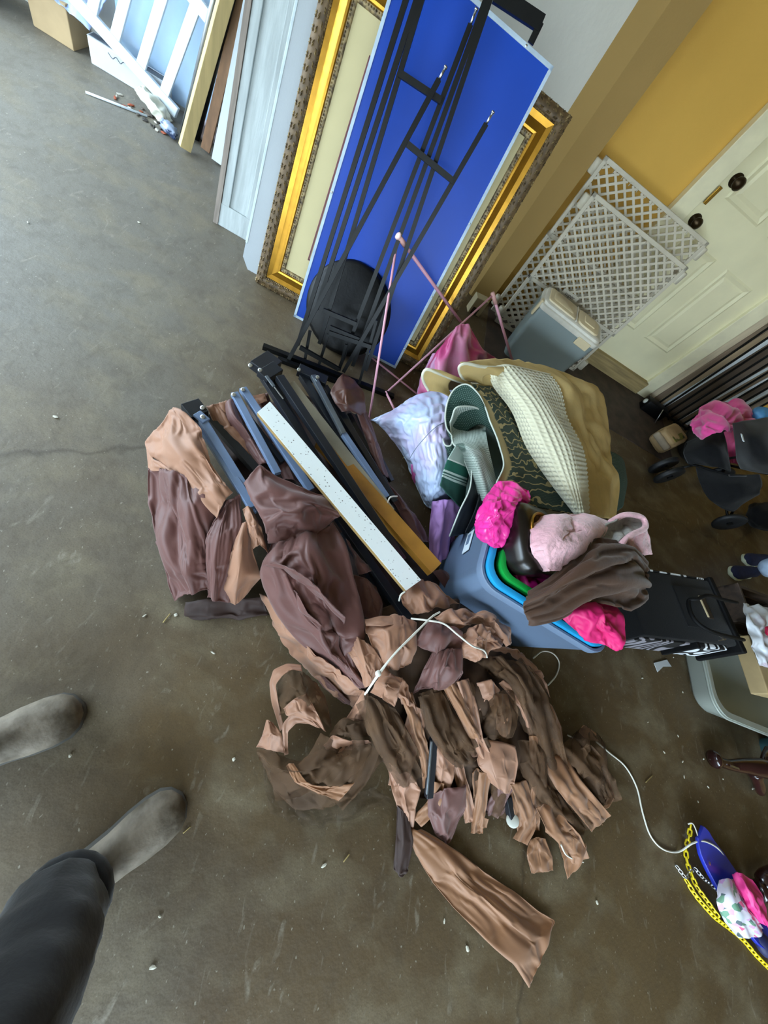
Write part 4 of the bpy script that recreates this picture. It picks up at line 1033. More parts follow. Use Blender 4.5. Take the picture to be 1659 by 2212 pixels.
HEAP = {'M': 'mauve', 'T': 'taupe', 'A': 'tan_taupe', 'D': 'dark_brown_cloth', 'N': 'netting', 'S': 'sheer_netting', 'C': 'cap_brown', 'U': 'under_net'}
NAMES = {'M': 'brown_panel', 'T': 'taupe_panel', 'A': 'tan_panel', 'D': 'inner_lining', 'C': 'corner_sleeve', 'U': 'inner_lining', 'N': 'net_swag', 'S': 'sheer_spread'}
pieces = [
 # under layers
 ('U', [[(790,1330,.17),(880,1300,.18),(980,1300,.18),(1060,1340,.13),(1110,1420,.04)],[(770,1420,.13),(860,1420,.18),(950,1430,.2),(1050,1450,.18),(1160,1480,.05)],[(790,1520,.1),(870,1540,.14),(960,1550,.16),(1070,1560,.14),(1180,1570,.04)],[(830,1640,.04),(900,1640,.08),(980,1660,.09),(1080,1660,.08),(1190,1660,.03)],[(880,1720,.01),(930,1730,.02),(1000,1730,.03),(1090,1730,.03),(1210,1740,.012)]], {}),
 ('D', [[(440,920,.08),(540,880,.1),(680,860,.1),(770,900,.06)],[(490,1010,.08),(590,980,.12),(720,980,.12),(820,1040,.06)],[(540,1100,.08),(650,1090,.12),(790,1100,.12),(890,1150,.06)],[(590,1230,.08),(700,1210,.13),(850,1210,.12),(950,1250,.07)],[(640,1330,.08),(730,1340,.14),(860,1320,.14),(990,1310,.08)]], {}),
 # left skirt
 ('M', [[(320,1012,.08),(360,1012,.16),(400,1025,.2),(450,1050,.21)],[(322,1080,.03),(370,1080,.14),(420,1085,.19),(500,1090,.19)],[(335,1170,.02),(385,1170,.12),(440,1165,.16),(500,1150,.17)],[(355,1240,.02),(400,1240,.11),(445,1235,.14),(480,1230,.14)],[(378,1298,.01),(410,1285,.08),(445,1275,.10),(470,1280,.1)]], dict(exu=.03, exv=.26, noise=.06, cells=(2, 4), fine=.05, seed=4, nu=80, nv=76)),
 ('T', [[(318,957,.10),(345,915,.18),(375,881,.22),(395,888,.235)],[(330,985,.10),(365,950,.2),(400,930,.24),(432,925,.245)],[(370,1020,.16),(400,995,.22),(430,985,.25),(458,1000,.24)],[(420,1070,.19),(445,1050,.225),(470,1045,.24),(488,1048,.235)],[(468,1118,.2),(478,1095,.22),(490,1075,.23),(502,1065,.225)]], dict(exu=.05, exv=.10, noise=.04, cells=(3, 4), seed=6, nu=76, nv=70)),
 ('T', [[(318,958,.09),(335,990,.12),(380,1020,.18)],[(321,1018,.06),(345,1018,.12),(378,1024,.17)]], dict(exu=.04, exv=.1, noise=.01, n=24)),
 ('M', [[(470,1115,.2),(490,1080,.22),(518,1068,.22)],[(450,1160,.17),(480,1150,.2),(525,1140,.2)],[(446,1230,.13),(470,1225,.17),(510,1215,.17)],[(448,1290,.08),(465,1297,.12),(495,1300,.10)]], dict(exu=.02, exv=.24, noise=.04, cells=(1, 4), seed=8)),
 ('T', [[(525,1130,.21),(530,1128,.22),(540,1130,.21)],[(500,1190,.19),(525,1180,.22),(548,1190,.18)],[(478,1245,.14),(515,1240,.19),(560,1240,.15)],[(470,1265,.11),(510,1280,.15),(562,1250,.12)],[(482,1282,.07),(508,1306,.10),(530,1285,.09)]], dict(exu=.02, exv=.08, noise=.02, cells=(2, 2))),
 ('T', [[(524,1100,.23),(535,1094,.235),(546,1100,.23)],[(535,1140,.22),(548,1135,.235),(564,1140,.22)],[(548,1185,.19),(562,1178,.21),(580,1195,.19)]], dict(exu=.04, exv=.12, noise=.02)),
 ('D', [[(402,1300,.03),(450,1290,.06),(520,1290,.06),(565,1290,.06)],[(400,1325,.006),(450,1328,.03),(520,1325,.03),(575,1320,.02)],[(410,1334,.004),(450,1341,.006),(510,1338,.006),(580,1328,.006)]], dict(exu=.02, exv=.08)),
 ('T', [[(447,878,.19),(470,872,.2),(490,866,.2)],[(470,930,.16),(500,920,.18),(525,915,.17)],[(520,990,.14),(545,975,.16),(560,965,.15)],[(550,1015,.15),(560,1005,.16),(575,1000,.15)]], dict(exu=.02, exv=.16, noise=.02, cells=(2, 4))),
 ('M', [[(485,870,.2),(500,862,.215),(515,870,.2)],[(495,910,.18),(515,905,.215),(532,920,.19)],[(525,960,.16),(545,950,.2),(562,965,.17)],[(560,1005,.17),(572,1000,.2),(588,1012,.17)]], dict(exu=.02, exv=.12, noise=.02, cells=(2, 3))),
 ('M', [[(542,870,.16),(555,855,.17),(578,850,.17)],[(580,960,.15),(600,955,.165),(620,960,.15)],[(612,1035,.17),(632,1035,.185),(650,1045,.17)]], dict(exu=.02, exv=.1, noise=.015)),
 ('T', [[(535,868,.175),(545,855,.18),(572,850,.18)],[(552,880,.17),(562,872,.18),(578,868,.175)]], dict(exu=.02, exv=.05, noise=.006, n=20)),
 # big brown panel
 ('M', [[(530,1045,.25),(562,1007,.28),(600,1026,.28),(660,1052,.28),(700,1070,.27)],[(545,1080,.26),(585,1070,.31),(630,1080,.31),(680,1095,.30),(734,1108,.27)],[(568,1120,.27),(605,1105,.33),(650,1110,.33),(690,1115,.31),(727,1120,.27)],[(575,1150,.24),(600,1140,.28),(640,1145,.30),(680,1145,.28),(700,1140,.25)],[(580,1172,.2),(605,1168,.24),(640,1168,.26),(665,1166,.24),(685,1160,.22)]], dict(exu=.12, exv=.06, noise=.045, cells=(4, 2), seed=14)),
 ('M', [[(585,1165,.2),(620,1165,.24),(670,1150,.27),(720,1130,.25)],[(568,1215,.2),(610,1200,.29),(660,1195,.31),(742,1180,.26)],[(570,1240,.19),(625,1245,.29),(690,1255,.31),(758,1250,.25)],[(580,1275,.17),(650,1300,.27),(710,1315,.29),(775,1320,.24)],[(625,1340,.15),(690,1360,.27),(740,1375,.27),(782,1378,.23)],[(665,1390,.13),(715,1415,.24),(750,1415,.23),(777,1410,.2)],[(720,1432,.12),(745,1450,.2),(765,1455,.2),(778,1452,.18)],[(776,1483,.16),(783,1487,.18),(788,1487,.18),(792,1485,.17)]], dict(exu=.03, exv=.26, noise=.06, cells=(2, 5), seed=15, nu=100, nv=70, fine=.06)),
 ('M', [[(568,1222,.24),(590,1213,.31),(602,1230,.26)],[(605,1225,.3),(642,1235,.355),(652,1258,.29)],[(660,1265,.3),(692,1276,.35),(702,1298,.29)],[(720,1312,.28),(745,1332,.31),(742,1348,.26)]], dict(exu=.04, exv=.06, noise=.02, cells=(2, 2), seed=16)),
 ('M', [[(585,1250,.24),(615,1262,.25),(640,1285,.3)],[(600,1290,.22),(635,1310,.235),(668,1325,.29)],[(628,1335,.2),(660,1345,.24),(695,1350,.28)]], dict(exu=.04, exv=.05, noise=.02, cells=(2, 2), seed=17)),
 ('M', [[(760,1240,.2),(790,1250,.22),(812,1268,.2)],[(775,1290,.19),(805,1295,.22),(826,1310,.2)],[(785,1332,.18),(805,1338,.2),(824,1340,.18)]], dict(exu=.02, exv=.08, noise=.02)),
 ('M', [[(748,1165,.22),(756,1172,.23),(762,1190,.22)],[(765,1205,.21),(775,1212,.235),(788,1215,.22)],[(775,1242,.2),(790,1238,.225),(805,1232,.21)]], dict(exu=.04, exv=.1, noise=.015, n=26)),
 ('T', [[(562,1285,.05),(575,1288,.12),(592,1300,.14)],[(588,1345,.03),(610,1350,.12),(642,1365,.15)],[(630,1410,.02),(660,1410,.12),(692,1420,.15)],[(680,1465,.02),(710,1460,.12),(737,1455,.15)],[(725,1505,.02),(755,1500,.11),(777,1488,.16)],[(765,1530,.03),(780,1515,.12),(788,1495,.17)]], dict(exu=.09, exv=.05, noise=.03, cells=(6, 2), seed=19, nu=80)),
 ('M', [[(668,1440,.01),(685,1450,.03),(700,1462,.06)],[(700,1485,.01),(722,1492,.04),(740,1500,.06)],[(745,1520,.01),(758,1522,.03),(768,1526,.05)]], dict(exu=.03, exv=.08, noise=.012, n=30)),
 ('T', [[(785,1492,.2),(790,1497,.21),(796,1500,.2)],[(765,1525,.12),(778,1530,.16),(790,1535,.13)],[(748,1552,.06),(765,1556,.1),(787,1560,.08)]], dict(exu=.01, exv=.1, noise=.012, n=30)),
 ('T', [[(786,1340,.24),(825,1334,.26),(868,1332,.26),(898,1346,.25)],[(792,1370,.26),(830,1365,.3),(870,1362,.3),(899,1372,.26)],[(805,1405,.25),(835,1405,.3),(875,1400,.3),(898,1400,.26)],[(822,1438,.22),(840,1446,.25),(870,1444,.25),(886,1432,.23)]], dict(exu=.04, exv=.14, noise=.03, cells=(2, 5), seed=22)),
 ('T', [[(788,1338,.25),(825,1331,.275),(866,1330,.275)],[(792,1352,.265),(828,1352,.305),(868,1348,.30)]], dict(exu=.02, exv=.05, noise=.008, n=24)),
 ('T', [[(744,1393,.22),(772,1377,.25),(795,1390,.25)],[(762,1425,.22),(785,1415,.28),(815,1415,.27)],[(778,1455,.2),(797,1450,.27),(828,1435,.26)],[(790,1485,.2),(800,1480,.24),(815,1462,.24)]], dict(exu=.03, exv=.18, noise=.025, cells=(1, 5), seed=24)),
 ('T', [[(828,1438,.25),(845,1455,.25),(868,1468,.25)],[(815,1470,.26),(835,1480,.29),(862,1490,.26)],[(800,1495,.22),(825,1510,.26),(852,1526,.22)]], dict(exu=.12, exv=.05, noise=.025, cells=(4, 2), seed=25)),
 ('T', [[(868,1465,.24),(880,1480,.23),(888,1500,.21)],[(860,1500,.22),(878,1508,.24),(895,1520,.2)],[(868,1520,.18),(885,1525,.2),(902,1548,.17)]], dict(exu=.1, exv=.15, noise=.02, seed=27, n=30)),
 ('T', [[(862,1285,.25),(905,1252,.24),(942,1260,.24)],[(875,1310,.25),(920,1290,.29),(967,1285,.25)],[(890,1327,.24),(930,1320,.27),(990,1304,.22)]], dict(exu=.04, exv=.22, noise=.03, cells=(1, 6), seed=26)),
 ('T', [[(940,1332,.27),(980,1315,.29),(1030,1322,.28),(1075,1335,.27),(1100,1355,.25)],[(955,1345,.28),(990,1335,.31),(1030,1335,.3),(1070,1350,.3),(1104,1385,.24)],[(990,1360,.26),(1010,1352,.27),(1040,1350,.26),(1060,1365,.26),(1092,1397,.22)]], dict(exu=.1, exv=.14, noise=.03, cells=(3, 6), seed=28)),
 ('T', [[(1000,1370,.27),(1030,1350,.3),(1060,1355,.3),(1090,1375,.26)],[(998,1400,.27),(1030,1385,.33),(1055,1385,.32),(1080,1397,.27)],[(1000,1422,.24),(1030,1427,.28),(1048,1417,.27),(1058,1405,.25)]], dict(exu=.2, exv=.2, noise=.03, cells=(4, 4), seed=29)),
 ('M', [[(925,1342,.28),(955,1345,.30),(997,1365,.28)],[(908,1370,.28),(950,1372,.315),(999,1385,.28)],[(893,1390,.27),(945,1415,.29),(997,1410,.27)]], dict(exu=.03, exv=.12, noise=.03, cells=(1, 4), seed=30)),
 ('M', [[(935,1410,.28),(970,1400,.3),(998,1400,.27)],[(915,1445,.25),(960,1440,.3),(1002,1450,.26)],[(900,1480,.2),(945,1475,.26),(992,1472,.23)],[(892,1500,.17),(935,1489,.22),(977,1482,.2)]], dict(exu=.02, exv=.22, noise=.03, cells=(1, 5), seed=31)),
 ('A', [[(955,1482,.22),(972,1474,.24),(988,1472,.22)],[(985,1540,.2),(1000,1530,.23),(1014,1535,.2)],[(1012,1590,.16),(1025,1585,.19),(1037,1590,.16)],[(1030,1612,.12),(1038,1610,.13),(1044,1608,.12)]], dict(exu=.02, exv=.05, noise=.012)),
 ('T', [[(990,1625,.1),(1020,1622,.13),(1047,1622,.1)],[(985,1645,.06),(1020,1653,.08),(1047,1640,.06)]], dict(exu=.05, exv=.05, n=24)),
 ('T', [[(1030,1640,.12),(1045,1598,.16),(1080,1602,.16),(1112,1612,.14)],[(1035,1655,.12),(1060,1640,.17),(1090,1640,.17),(1119,1650,.13)],[(1048,1670,.1),(1070,1680,.15),(1095,1680,.15),(1113,1690,.11)],[(1060,1690,.08),(1078,1705,.1),(1090,1713,.09),(1100,1713,.08)]], dict(exu=.03, exv=.05, noise=.02, cells=(2, 2), seed=34)),
 ('T', [[(937,1604,.13),(955,1612,.15),(982,1640,.12)],[(935,1650,.11),(955,1660,.14),(979,1680,.1)],[(942,1690,.08),(955,1707,.09),(968,1717,.07)]], dict(exu=.03, exv=.05, noise=.015)),
 ('M', [[(925,1720,.08),(960,1705,.12),(1007,1695,.09)],[(925,1760,.05),(960,1755,.10),(1004,1750,.06)],[(940,1800,.02),(965,1800,.06),(986,1790,.03)],[(962,1822,.008),(966,1824,.012),(970,1820,.008)]], dict(exu=.03, exv=.1, noise=.025, cells=(2, 3), seed=36)),
 ('T', [[(830,1645,.07),(850,1655,.1),(887,1670,.08)],[(845,1700,.05),(870,1700,.08),(907,1705,.06)],[(862,1760,.03),(880,1755,.06),(897,1745,.04)],[(877,1802,.01),(884,1804,.02),(892,1800,.012)]], dict(exu=.05, exv=.08, noise=.025, cells=(3, 3), seed=37)),
 ('A', [[(880,1800,.012),(888,1792,.03),(905,1795,.012)],[(898,1845,.01),(935,1830,.04),(985,1840,.012)],[(935,1905,.01),(985,1885,.045),(1050,1885,.012)],[(985,1965,.01),(1040,1935,.045),(1110,1925,.012)],[(1050,2030,.01),(1100,1995,.04),(1165,1970,.012)],[(1105,2080,.01),(1150,2040,.03),(1197,1990,.012)],[(1142,2132,.006),(1168,2080,.02),(1188,2020,.012)]], dict(exu=.02, exv=.07, noise=.03, cells=(3, 3), seed=38, nu=90, fine=.3)),
 ('D', [[(858,1740,.04),(868,1750,.05),(880,1760,.03)],[(855,1810,.02),(870,1820,.035),(892,1815,.02)],[(850,1875,.006),(862,1885,.02),(882,1870,.008)],[(853,1882,.005),(868,1895,.008),(882,1880,.005)]], dict(exu=.02, exv=.05, noise=.01)),
 # left net bundle
 ('T', [[(605,1578,.03),(614,1572,.05)],[(589,1520,.05),(601,1515,.09)],[(583,1475,.06),(597,1480,.11)],[(592,1448,.07),(611,1458,.12)],[(620,1434,.08),(631,1448,.12)],[(650,1437,.09),(652,1450,.12)]], dict(exu=.02, exv=.02, noise=.006, n=40)),
 ('T', [[(612,1530,.12),(635,1510,.15),(662,1497,.14)],[(620,1545,.12),(650,1535,.15),(685,1540,.13)],[(640,1552,.10),(675,1560,.12),(704,1580,.1)]], dict(exu=.03, exv=.05, noise=.015, seed=41)),
 ('T', [[(614,1630,.05),(610,1570,.11),(630,1543,.135),(660,1548,.135),(680,1563,.115)],[(623,1628,.05),(623,1582,.10),(640,1564,.12),(665,1563,.12),(692,1572,.1)]], dict(exu=.02, exv=.04, noise=.008, n=40)),
 ('T', [[(576,1555,.09),(582,1556,.1),(590,1562,.09)],[(565,1590,.07),(585,1590,.1),(607,1585,.09)],[(553,1615,.04),(585,1620,.07),(617,1627,.06)]], dict(exu=.03, exv=.04, noise=.012, seed=43)),
 ('A', [[(618,1655,.075),(625,1650,.085),(635,1650,.085)],[(640,1690,.095),(650,1690,.105),(665,1690,.105)],[(690,1715,.085),(700,1712,.09),(715,1700,.09)],[(730,1730,.055),(745,1715,.065),(765,1690,.075)]], dict(exu=.05, exv=.06, noise=.012)),
 ('T', [[(700,1610,.1),(720,1590,.12),(760,1600,.13),(795,1600,.13)],[(705,1618,.08),(730,1625,.1),(765,1618,.11),(802,1605,.11)]], dict(exu=.04, exv=.06, noise=.01, n=36)),
 # right side
 ('T', [[(1055,1405,.2),(1070,1395,.2),(1088,1405,.18)],[(1100,1415,.17),(1120,1405,.18),(1133,1420,.15)],[(1150,1455,.12),(1165,1450,.12),(1174,1465,.1)],[(1172,1495,.08),(1180,1490,.08),(1188,1505,.06)]], dict(exu=.1, exv=.03, noise=.012)),
 ('A', [[(1172,1515,.07),(1180,1512,.08),(1192,1525,.06)],[(1185,1560,.06),(1200,1560,.09),(1214,1570,.05)],[(1195,1600,.05),(1205,1605,.08),(1215,1610,.04)],[(1205,1628,.04),(1210,1630,.05),(1213,1626,.03)]], dict(exu=.03, exv=.05, noise=.012)),
 ('T', [[(1030,1475,.2),(1060,1468,.23),(1080,1490,.2)],[(1035,1510,.18),(1055,1500,.22),(1067,1520,.18)],[(1015,1545,.13),(1035,1535,.17),(1052,1527,.15)]], dict(exu=.06, exv=.1, noise=.02, seed=48)),
 ('A', [[(1062,1500,.19),(1080,1498,.2),(1095,1500,.18)],[(1068,1545,.18),(1085,1545,.2),(1105,1545,.17)],[(1072,1590,.13),(1088,1592,.15),(1100,1588,.13)]], dict(exu=.02, exv=.1, noise=.015)),
 ('A', [[(1202,1685,.06),(1215,1665,.09),(1237,1655,.07)],[(1220,1720,.06),(1245,1705,.1),(1264,1700,.07)],[(1240,1755,.05),(1265,1745,.08),(1287,1740,.05)],[(1275,1762,.03),(1290,1767,.04),(1302,1782,.02)]], dict(exu=.04, exv=.05, noise=.02, seed=50)),
 ('A', [[(1250,1580,.06),(1262,1567,.085),(1287,1582,.06)],[(1258,1605,.06),(1275,1600,.085),(1292,1600,.05)]], dict(exu=.02, exv=.05, n=24)),
 ('A', [[(1300,1655,.05),(1306,1660,.05)],[(1312,1690,.04),(1320,1695,.03)],[(1310,1725,.02),(1327,1722,.012)],[(1302,1752,.008),(1312,1745,.008)]], dict(exu=.02, exv=.03, n=30)),
 ('A', [[(1175,1755,.05),(1195,1760,.07),(1217,1760,.05)],[(1178,1795,.04),(1205,1790,.08),(1242,1788,.05)],[(1205,1818,.03),(1235,1810,.07),(1264,1825,.03)],[(1215,1850,.02),(1240,1845,.04),(1257,1850,.02)],[(1225,1898,.006),(1232,1890,.01),(1240,1880,.008)]], dict(exu=.06, exv=.1, noise=.025, cells=(3, 3), seed=53)),
 ('A', [[(1145,1815,.02),(1160,1808,.035),(1178,1812,.02)],[(1138,1845,.015),(1165,1840,.035),(1192,1850,.015)],[(1148,1886,.006),(1170,1885,.012),(1194,1880,.006)]], dict(exu=.03, exv=.06, noise=.012)),
 ('A', [[(1102,1710,.06),(1115,1705,.08),(1132,1710,.06)],[(1110,1760,.04),(1130,1750,.07),(1152,1745,.05)],[(1118,1800,.01),(1130,1795,.03),(1154,1775,.02)],[(1120,1818,.006),(1126,1814,.01),(1136,1800,.01)]], dict(exu=.03, exv=.08, noise=.015)),
 ('A', [[(1143,1690,.05),(1155,1670,.07),(1167,1680,.05)],[(1138,1740,.04),(1155,1740,.06),(1167,1735,.04)],[(1140,1780,.02),(1150,1790,.03),(1162,1780,.02)]], dict(exu=.02, exv=.1, noise=.015)),
 ('A', [[(1030,1770,.03),(1045,1765,.04),(1056,1770,.03)],[(1019,1796,.01),(1035,1793,.015),(1051,1789,.01)]], dict(exu=.02, exv=.05, n=20)),
 ('A', [[(1020,1670,.09),(1032,1660,.1),(1048,1670,.09)],[(1022,1720,.05),(1035,1715,.07),(1047,1715,.05)],[(1026,1768,.02),(1036,1765,.03),(1045,1760,.02)]], dict(exu=.02, exv=.12, noise=.015)),
 ('A', [[(1000,1740,.04),(1010,1730,.05),(1020,1735,.04)],[(1002,1768,.01),(1014,1776,.02),(1024,1765,.015)]], dict(exu=.04, exv=.08, n=20)),
 ('M', [[(1050,1740,.03),(1075,1725,.05),(1098,1735,.03)],[(1055,1762,.015),(1080,1760,.03),(1100,1758,.015)]], dict(exu=.05, exv=.12, n=26)),
 # right of the frame
 ('M', [[(820,1040,.12),(840,1045,.15),(850,1060,.12)],[(860,1100,.1),(880,1100,.14),(895,1110,.1)],[(900,1180,.09),(915,1170,.12),(927,1170,.08)]], dict(exu=.05, exv=.1, noise=.015)),
 ('M', [[(935,1235,.14),(955,1230,.17),(970,1240,.12)],[(965,1275,.12),(985,1270,.15),(1000,1285,.1)],[(990,1312,.1),(1010,1312,.12),(1027,1322,.08)]], dict(exu=.03, exv=.06, noise=.012)),
 ('C', [[(722,830,.22),(742,808,.22),(765,822,.2)],[(714,850,.24),(745,840,.27),(785,848,.22)],[(725,872,.24),(750,870,.26),(788,872,.2)],[(738,890,.22),(755,888,.23),(790,902,.15)]], dict(exu=.03, exv=.04, noise=.012, seed=60)),
 ('M', [[(768,885,.17),(780,880,.18),(792,890,.14)],[(795,960,.15),(808,955,.17),(817,965,.12)],[(820,1030,.14),(830,1025,.16),(840,1035,.1)]], dict(exu=.02, exv=.1, noise=.012)),
]
nets = [
 ('N', [[(905,1500,.17),(935,1490,.22),(962,1490,.2)],[(920,1570,.15),(955,1560,.2),(992,1560,.17)],[(960,1620,.12),(990,1625,.16),(1032,1605,.14)],[(985,1640,.08),(1015,1650,.1),(1047,1625,.1)]], dict(exu=.04, exv=.2, noise=.03, cells=(2, 6), seed=70)),
 ('N', [[(787,1500,.2),(815,1512,.22),(855,1530,.2)],[(795,1570,.14),(835,1565,.2),(882,1580,.18)],[(815,1620,.1),(860,1620,.16),(907,1630,.12)],[(840,1665,.06),(875,1670,.09),(920,1665,.07)]], dict(exu=.04, exv=.2, noise=.03, cells=(2, 6), seed=71)),
 ('N', [[(600,1475,.10),(625,1448,.13),(655,1448,.13),(682,1475,.1)],[(600,1510,.08),(630,1490,.15),(665,1485,.15),(707,1530,.08)],[(605,1545,.07),(640,1530,.13),(675,1530,.13),(714,1577,.06)]], dict(exu=.1, exv=.12, noise=.025, cells=(4, 4), seed=72)),
 ('N', [[(556,1618,.04),(600,1625,.06),(650,1640,.06),(700,1620,.08),(762,1610,.12)],[(560,1640,.03),(610,1660,.08),(670,1665,.10),(730,1650,.12),(792,1610,.13)],[(575,1665,.015),(620,1700,.06),(680,1710,.07),(740,1690,.08),(807,1620,.1)],[(590,1690,.006),(640,1740,.02),(700,1745,.02),(760,1720,.02),(827,1640,.04)]], dict(exu=.12, exv=.1, noise=.035, cells=(5, 3), seed=73)),
 ('S', [[(570,1650,.01),(620,1700,.02),(700,1740,.02),(800,1700,.02)],[(572,1700,.006),(620,1752,.01),(700,1775,.008),(832,1722,.008)],[(583,1755,.005),(630,1775,.005),(700,1785,.005),(842,1735,.005)]], dict(exu=.1, exv=.12, noise=.012, cells=(3, 8), seed=74)),
 ('N', [[(725,1565,.1),(745,1550,.12),(787,1555,.12)],[(715,1580,.1),(745,1578,.13),(790,1575,.12)],[(712,1590,.1),(745,1595,.12),(797,1590,.12)]], dict(exu=.2, exv=.05, noise=.015, cells=(5, 2), seed=75)),
 ('N', [[(1035,1432,.2),(1065,1418,.22),(1110,1425,.2),(1150,1450,.16)],[(1080,1480,.16),(1110,1465,.22),(1145,1470,.2),(1180,1490,.13)],[(1120,1545,.12),(1145,1530,.18),(1165,1535,.16),(1182,1545,.1)],[(1150,1610,.08),(1170,1600,.14),(1190,1600,.12),(1207,1610,.08)],[(1180,1670,.05),(1190,1665,.08),(1205,1655,.07),(1212,1650,.05)]], dict(exu=.05, exv=.25, noise=.03, cells=(2, 7), seed=76, nu=70)),
 ('N', [[(1035,1530,.14),(1075,1495,.215),(1105,1490,.19)],[(1037,1560,.14),(1075,1545,.215),(1120,1540,.18)],[(1040,1592,.1),(1070,1597,.16),(1107,1592,.14)]], dict(exu=.05, exv=.15, noise=.02, seed=77)),
 ('N', [[(1110,1600,.1),(1150,1600,.13),(1182,1610,.1)],[(1130,1680,.08),(1165,1680,.11),(1202,1690,.08)],[(1160,1740,.05),(1195,1745,.07),(1242,1757,.04)]], dict(exu=.06, exv=.2, noise=.025, cells=(3, 6), seed=78)),
 ('N', [[(1245,1582,.05),(1262,1570,.08),(1287,1582,.06)],[(1230,1630,.06),(1265,1612,.12),(1307,1620,.07)],[(1240,1682,.05),(1280,1672,.09),(1312,1690,.04)],[(1290,1742,.03),(1310,1722,.05),(1325,1727,.02)]], dict(exu=.15, exv=.2, noise=.03, cells=(4, 5), seed=79)),
 ('N', [[(880,1540,.14),(895,1535,.17),(910,1545,.14)],[(890,1600,.1),(905,1600,.14),(920,1605,.1)],[(905,1650,.07),(915,1655,.09),(925,1650,.06)]], dict(exu=.03, exv=.1, noise=.012, seed=80)),
 ('N', [[(990,1480,.19),(1010,1470,.22),(1030,1480,.18)],[(1010,1530,.16),(1025,1525,.19),(1040,1530,.15)],[(1030,1590,.12),(1038,1588,.14),(1045,1588,.11)]], dict(exu=.03, exv=.1, noise=.012, seed=81)),
]
def ribbon(path, w, c, seed, tw=0.0, **kw):
    """long strip of cloth along a pixel path, w wide in pixels"""
    rows = []; n = len(path)
    for i, (px, py, z) in enumerate(path):
        a = path[max(i - 1, 0)]; b = path[min(i + 1, n - 1)]; dx, dy = b[0] - a[0], b[1] - a[1]; l = math.hypot(dx, dy)
        sx, sy = -dy / l * w / 2, dx / l * w / 2; t = tw * (i / (n - 1) - .5)
        rows.append([(px + sx, py + sy, max(z - .012 - t, .005)), (px + sx * .3, py + sy * .3, z + .012), (px - sx * .4, py - sy * .4, max(z - .006, .006)), (px - sx, py - sy, max(z - .004 + t, .005))])
    d = dict(exu=.03, exv=.1, noise=.012, cells=(3, 3), seed=seed, nu=50, nv=26, tens=.45); d.update(kw)
    return (c, rows, d)
pieces += [
 ribbon([(878, 1500, .21), (900, 1570, .165), (918, 1640, .12), (926, 1700, .07)], 24, 'A', 201, .03),
 ribbon([(1048, 1670, .11), (1040, 1725, .07), (1032, 1775, .03), (1030, 1800, .01)], 26, 'A', 202, .02),
 ribbon([(1120, 1690, .1), (1138, 1745, .07), (1140, 1785, .04), (1124, 1818, .008)], 34, 'A', 203, .03),
 ribbon([(1158, 1590, .13), (1160, 1660, .1), (1154, 1730, .06), (1150, 1792, .02)], 30, 'A', 204),
 ribbon([(1192, 1630, .09), (1222, 1685, .1), (1258, 1730, .08), (1298, 1778, .02)], 52, 'A', 205, .03),
 ribbon([(985, 1640, .11), (1000, 1700, .08), (1012, 1745, .05), (1018, 1775, .02)], 26, 'T', 206),
 ribbon([(1095, 1690, .1), (1075, 1730, .06), (1060, 1760, .02)], 34, 'M', 207),
 ribbon([(905, 1530, .18), (890, 1590, .14), (872, 1650, .09), (858, 1700, .05)], 40, 'T', 208, .03),
 ribbon([(1180, 1735, .08), (1205, 1785, .075), (1235, 1820, .05), (1250, 1860, .015)], 46, 'A', 209, .03),
 ribbon([(945, 1690, .1), (935, 1740, .07), (900, 1775, .03)], 30, 'A', 210),
 ribbon([(1000, 1470, .23), (1018, 1530, .2), (1030, 1590, .16), (1050, 1640, .13)], 26, 'T', 211, .04),
 ribbon([(1088, 1470, .2), (1128, 1520, .17), (1152, 1575, .13), (1160, 1630, .1)], 22, 'T', 212, .03),
]
nets += [
 ribbon([(1100, 1440, .21), (1145, 1500, .19), (1178, 1580, .15), (1200, 1665, .08)], 56, 'N', 221, .03, exv=.25, cells=(2, 5)),
 ribbon([(1060, 1590, .15), (1085, 1660, .1), (1085, 1720, .06), (1075, 1765, .02)], 50, 'N', 222, .02, exv=.2, cells=(2, 5)),
 ribbon([(1225, 1600, .08), (1265, 1640, .11), (1298, 1690, .07), (1315, 1735, .02)], 56, 'N', 223, .03, exv=.25, cells=(3, 5)),
 ribbon([(1150, 1640, .1), (1180, 1700, .09), (1215, 1755, .06), (1262, 1800, .02)], 54, 'N', 224, .02, exv=.25, cells=(2, 5)),
 ribbon([(800, 1510, .2), (828, 1580, .19), (862, 1640, .14), (890, 1690, .07)], 60, 'N', 225, .02, exv=.2, cells=(2, 5)),
 ribbon([(930, 1500, .22), (945, 1560, .2), (975, 1610, .16), (1012, 1645, .1)], 52, 'N', 226, .03, exv=.2, cells=(2, 5)),
 ribbon([(720, 1600, .11), (690, 1650, .1), (640, 1690, .07), (590, 1700, .02)], 60, 'N', 227, .02, exv=.2, cells=(2, 5)),
 ribbon([(775, 1560, .13), (790, 1610, .12), (770, 1670, .08), (720, 1730, .02)], 56, 'N', 228, .02, exv=.2, cells=(2, 5)),
]
def flatten(rows):
    out = []
    for r in rows:
        ez = (r[0][2] + r[-1][2]) / 2
        out.append([(a, b, z if k in (0, len(r) - 1) else max(.005, ez + (z - ez) * (.45 if b > 1590 else .75))) for k, (a, b, z) in enumerate(r)])
    return out
cano = empty('gazebo_canopy', P(720, 1300), 'crumpled brown and taupe gazebo canopy fabric tied over the folded frame', 'canopy')
nett = empty('mosquito_netting', P(1000, 1600), 'dark brown sheer mosquito netting bunched among the taupe canopy folds', 'netting'); upd()
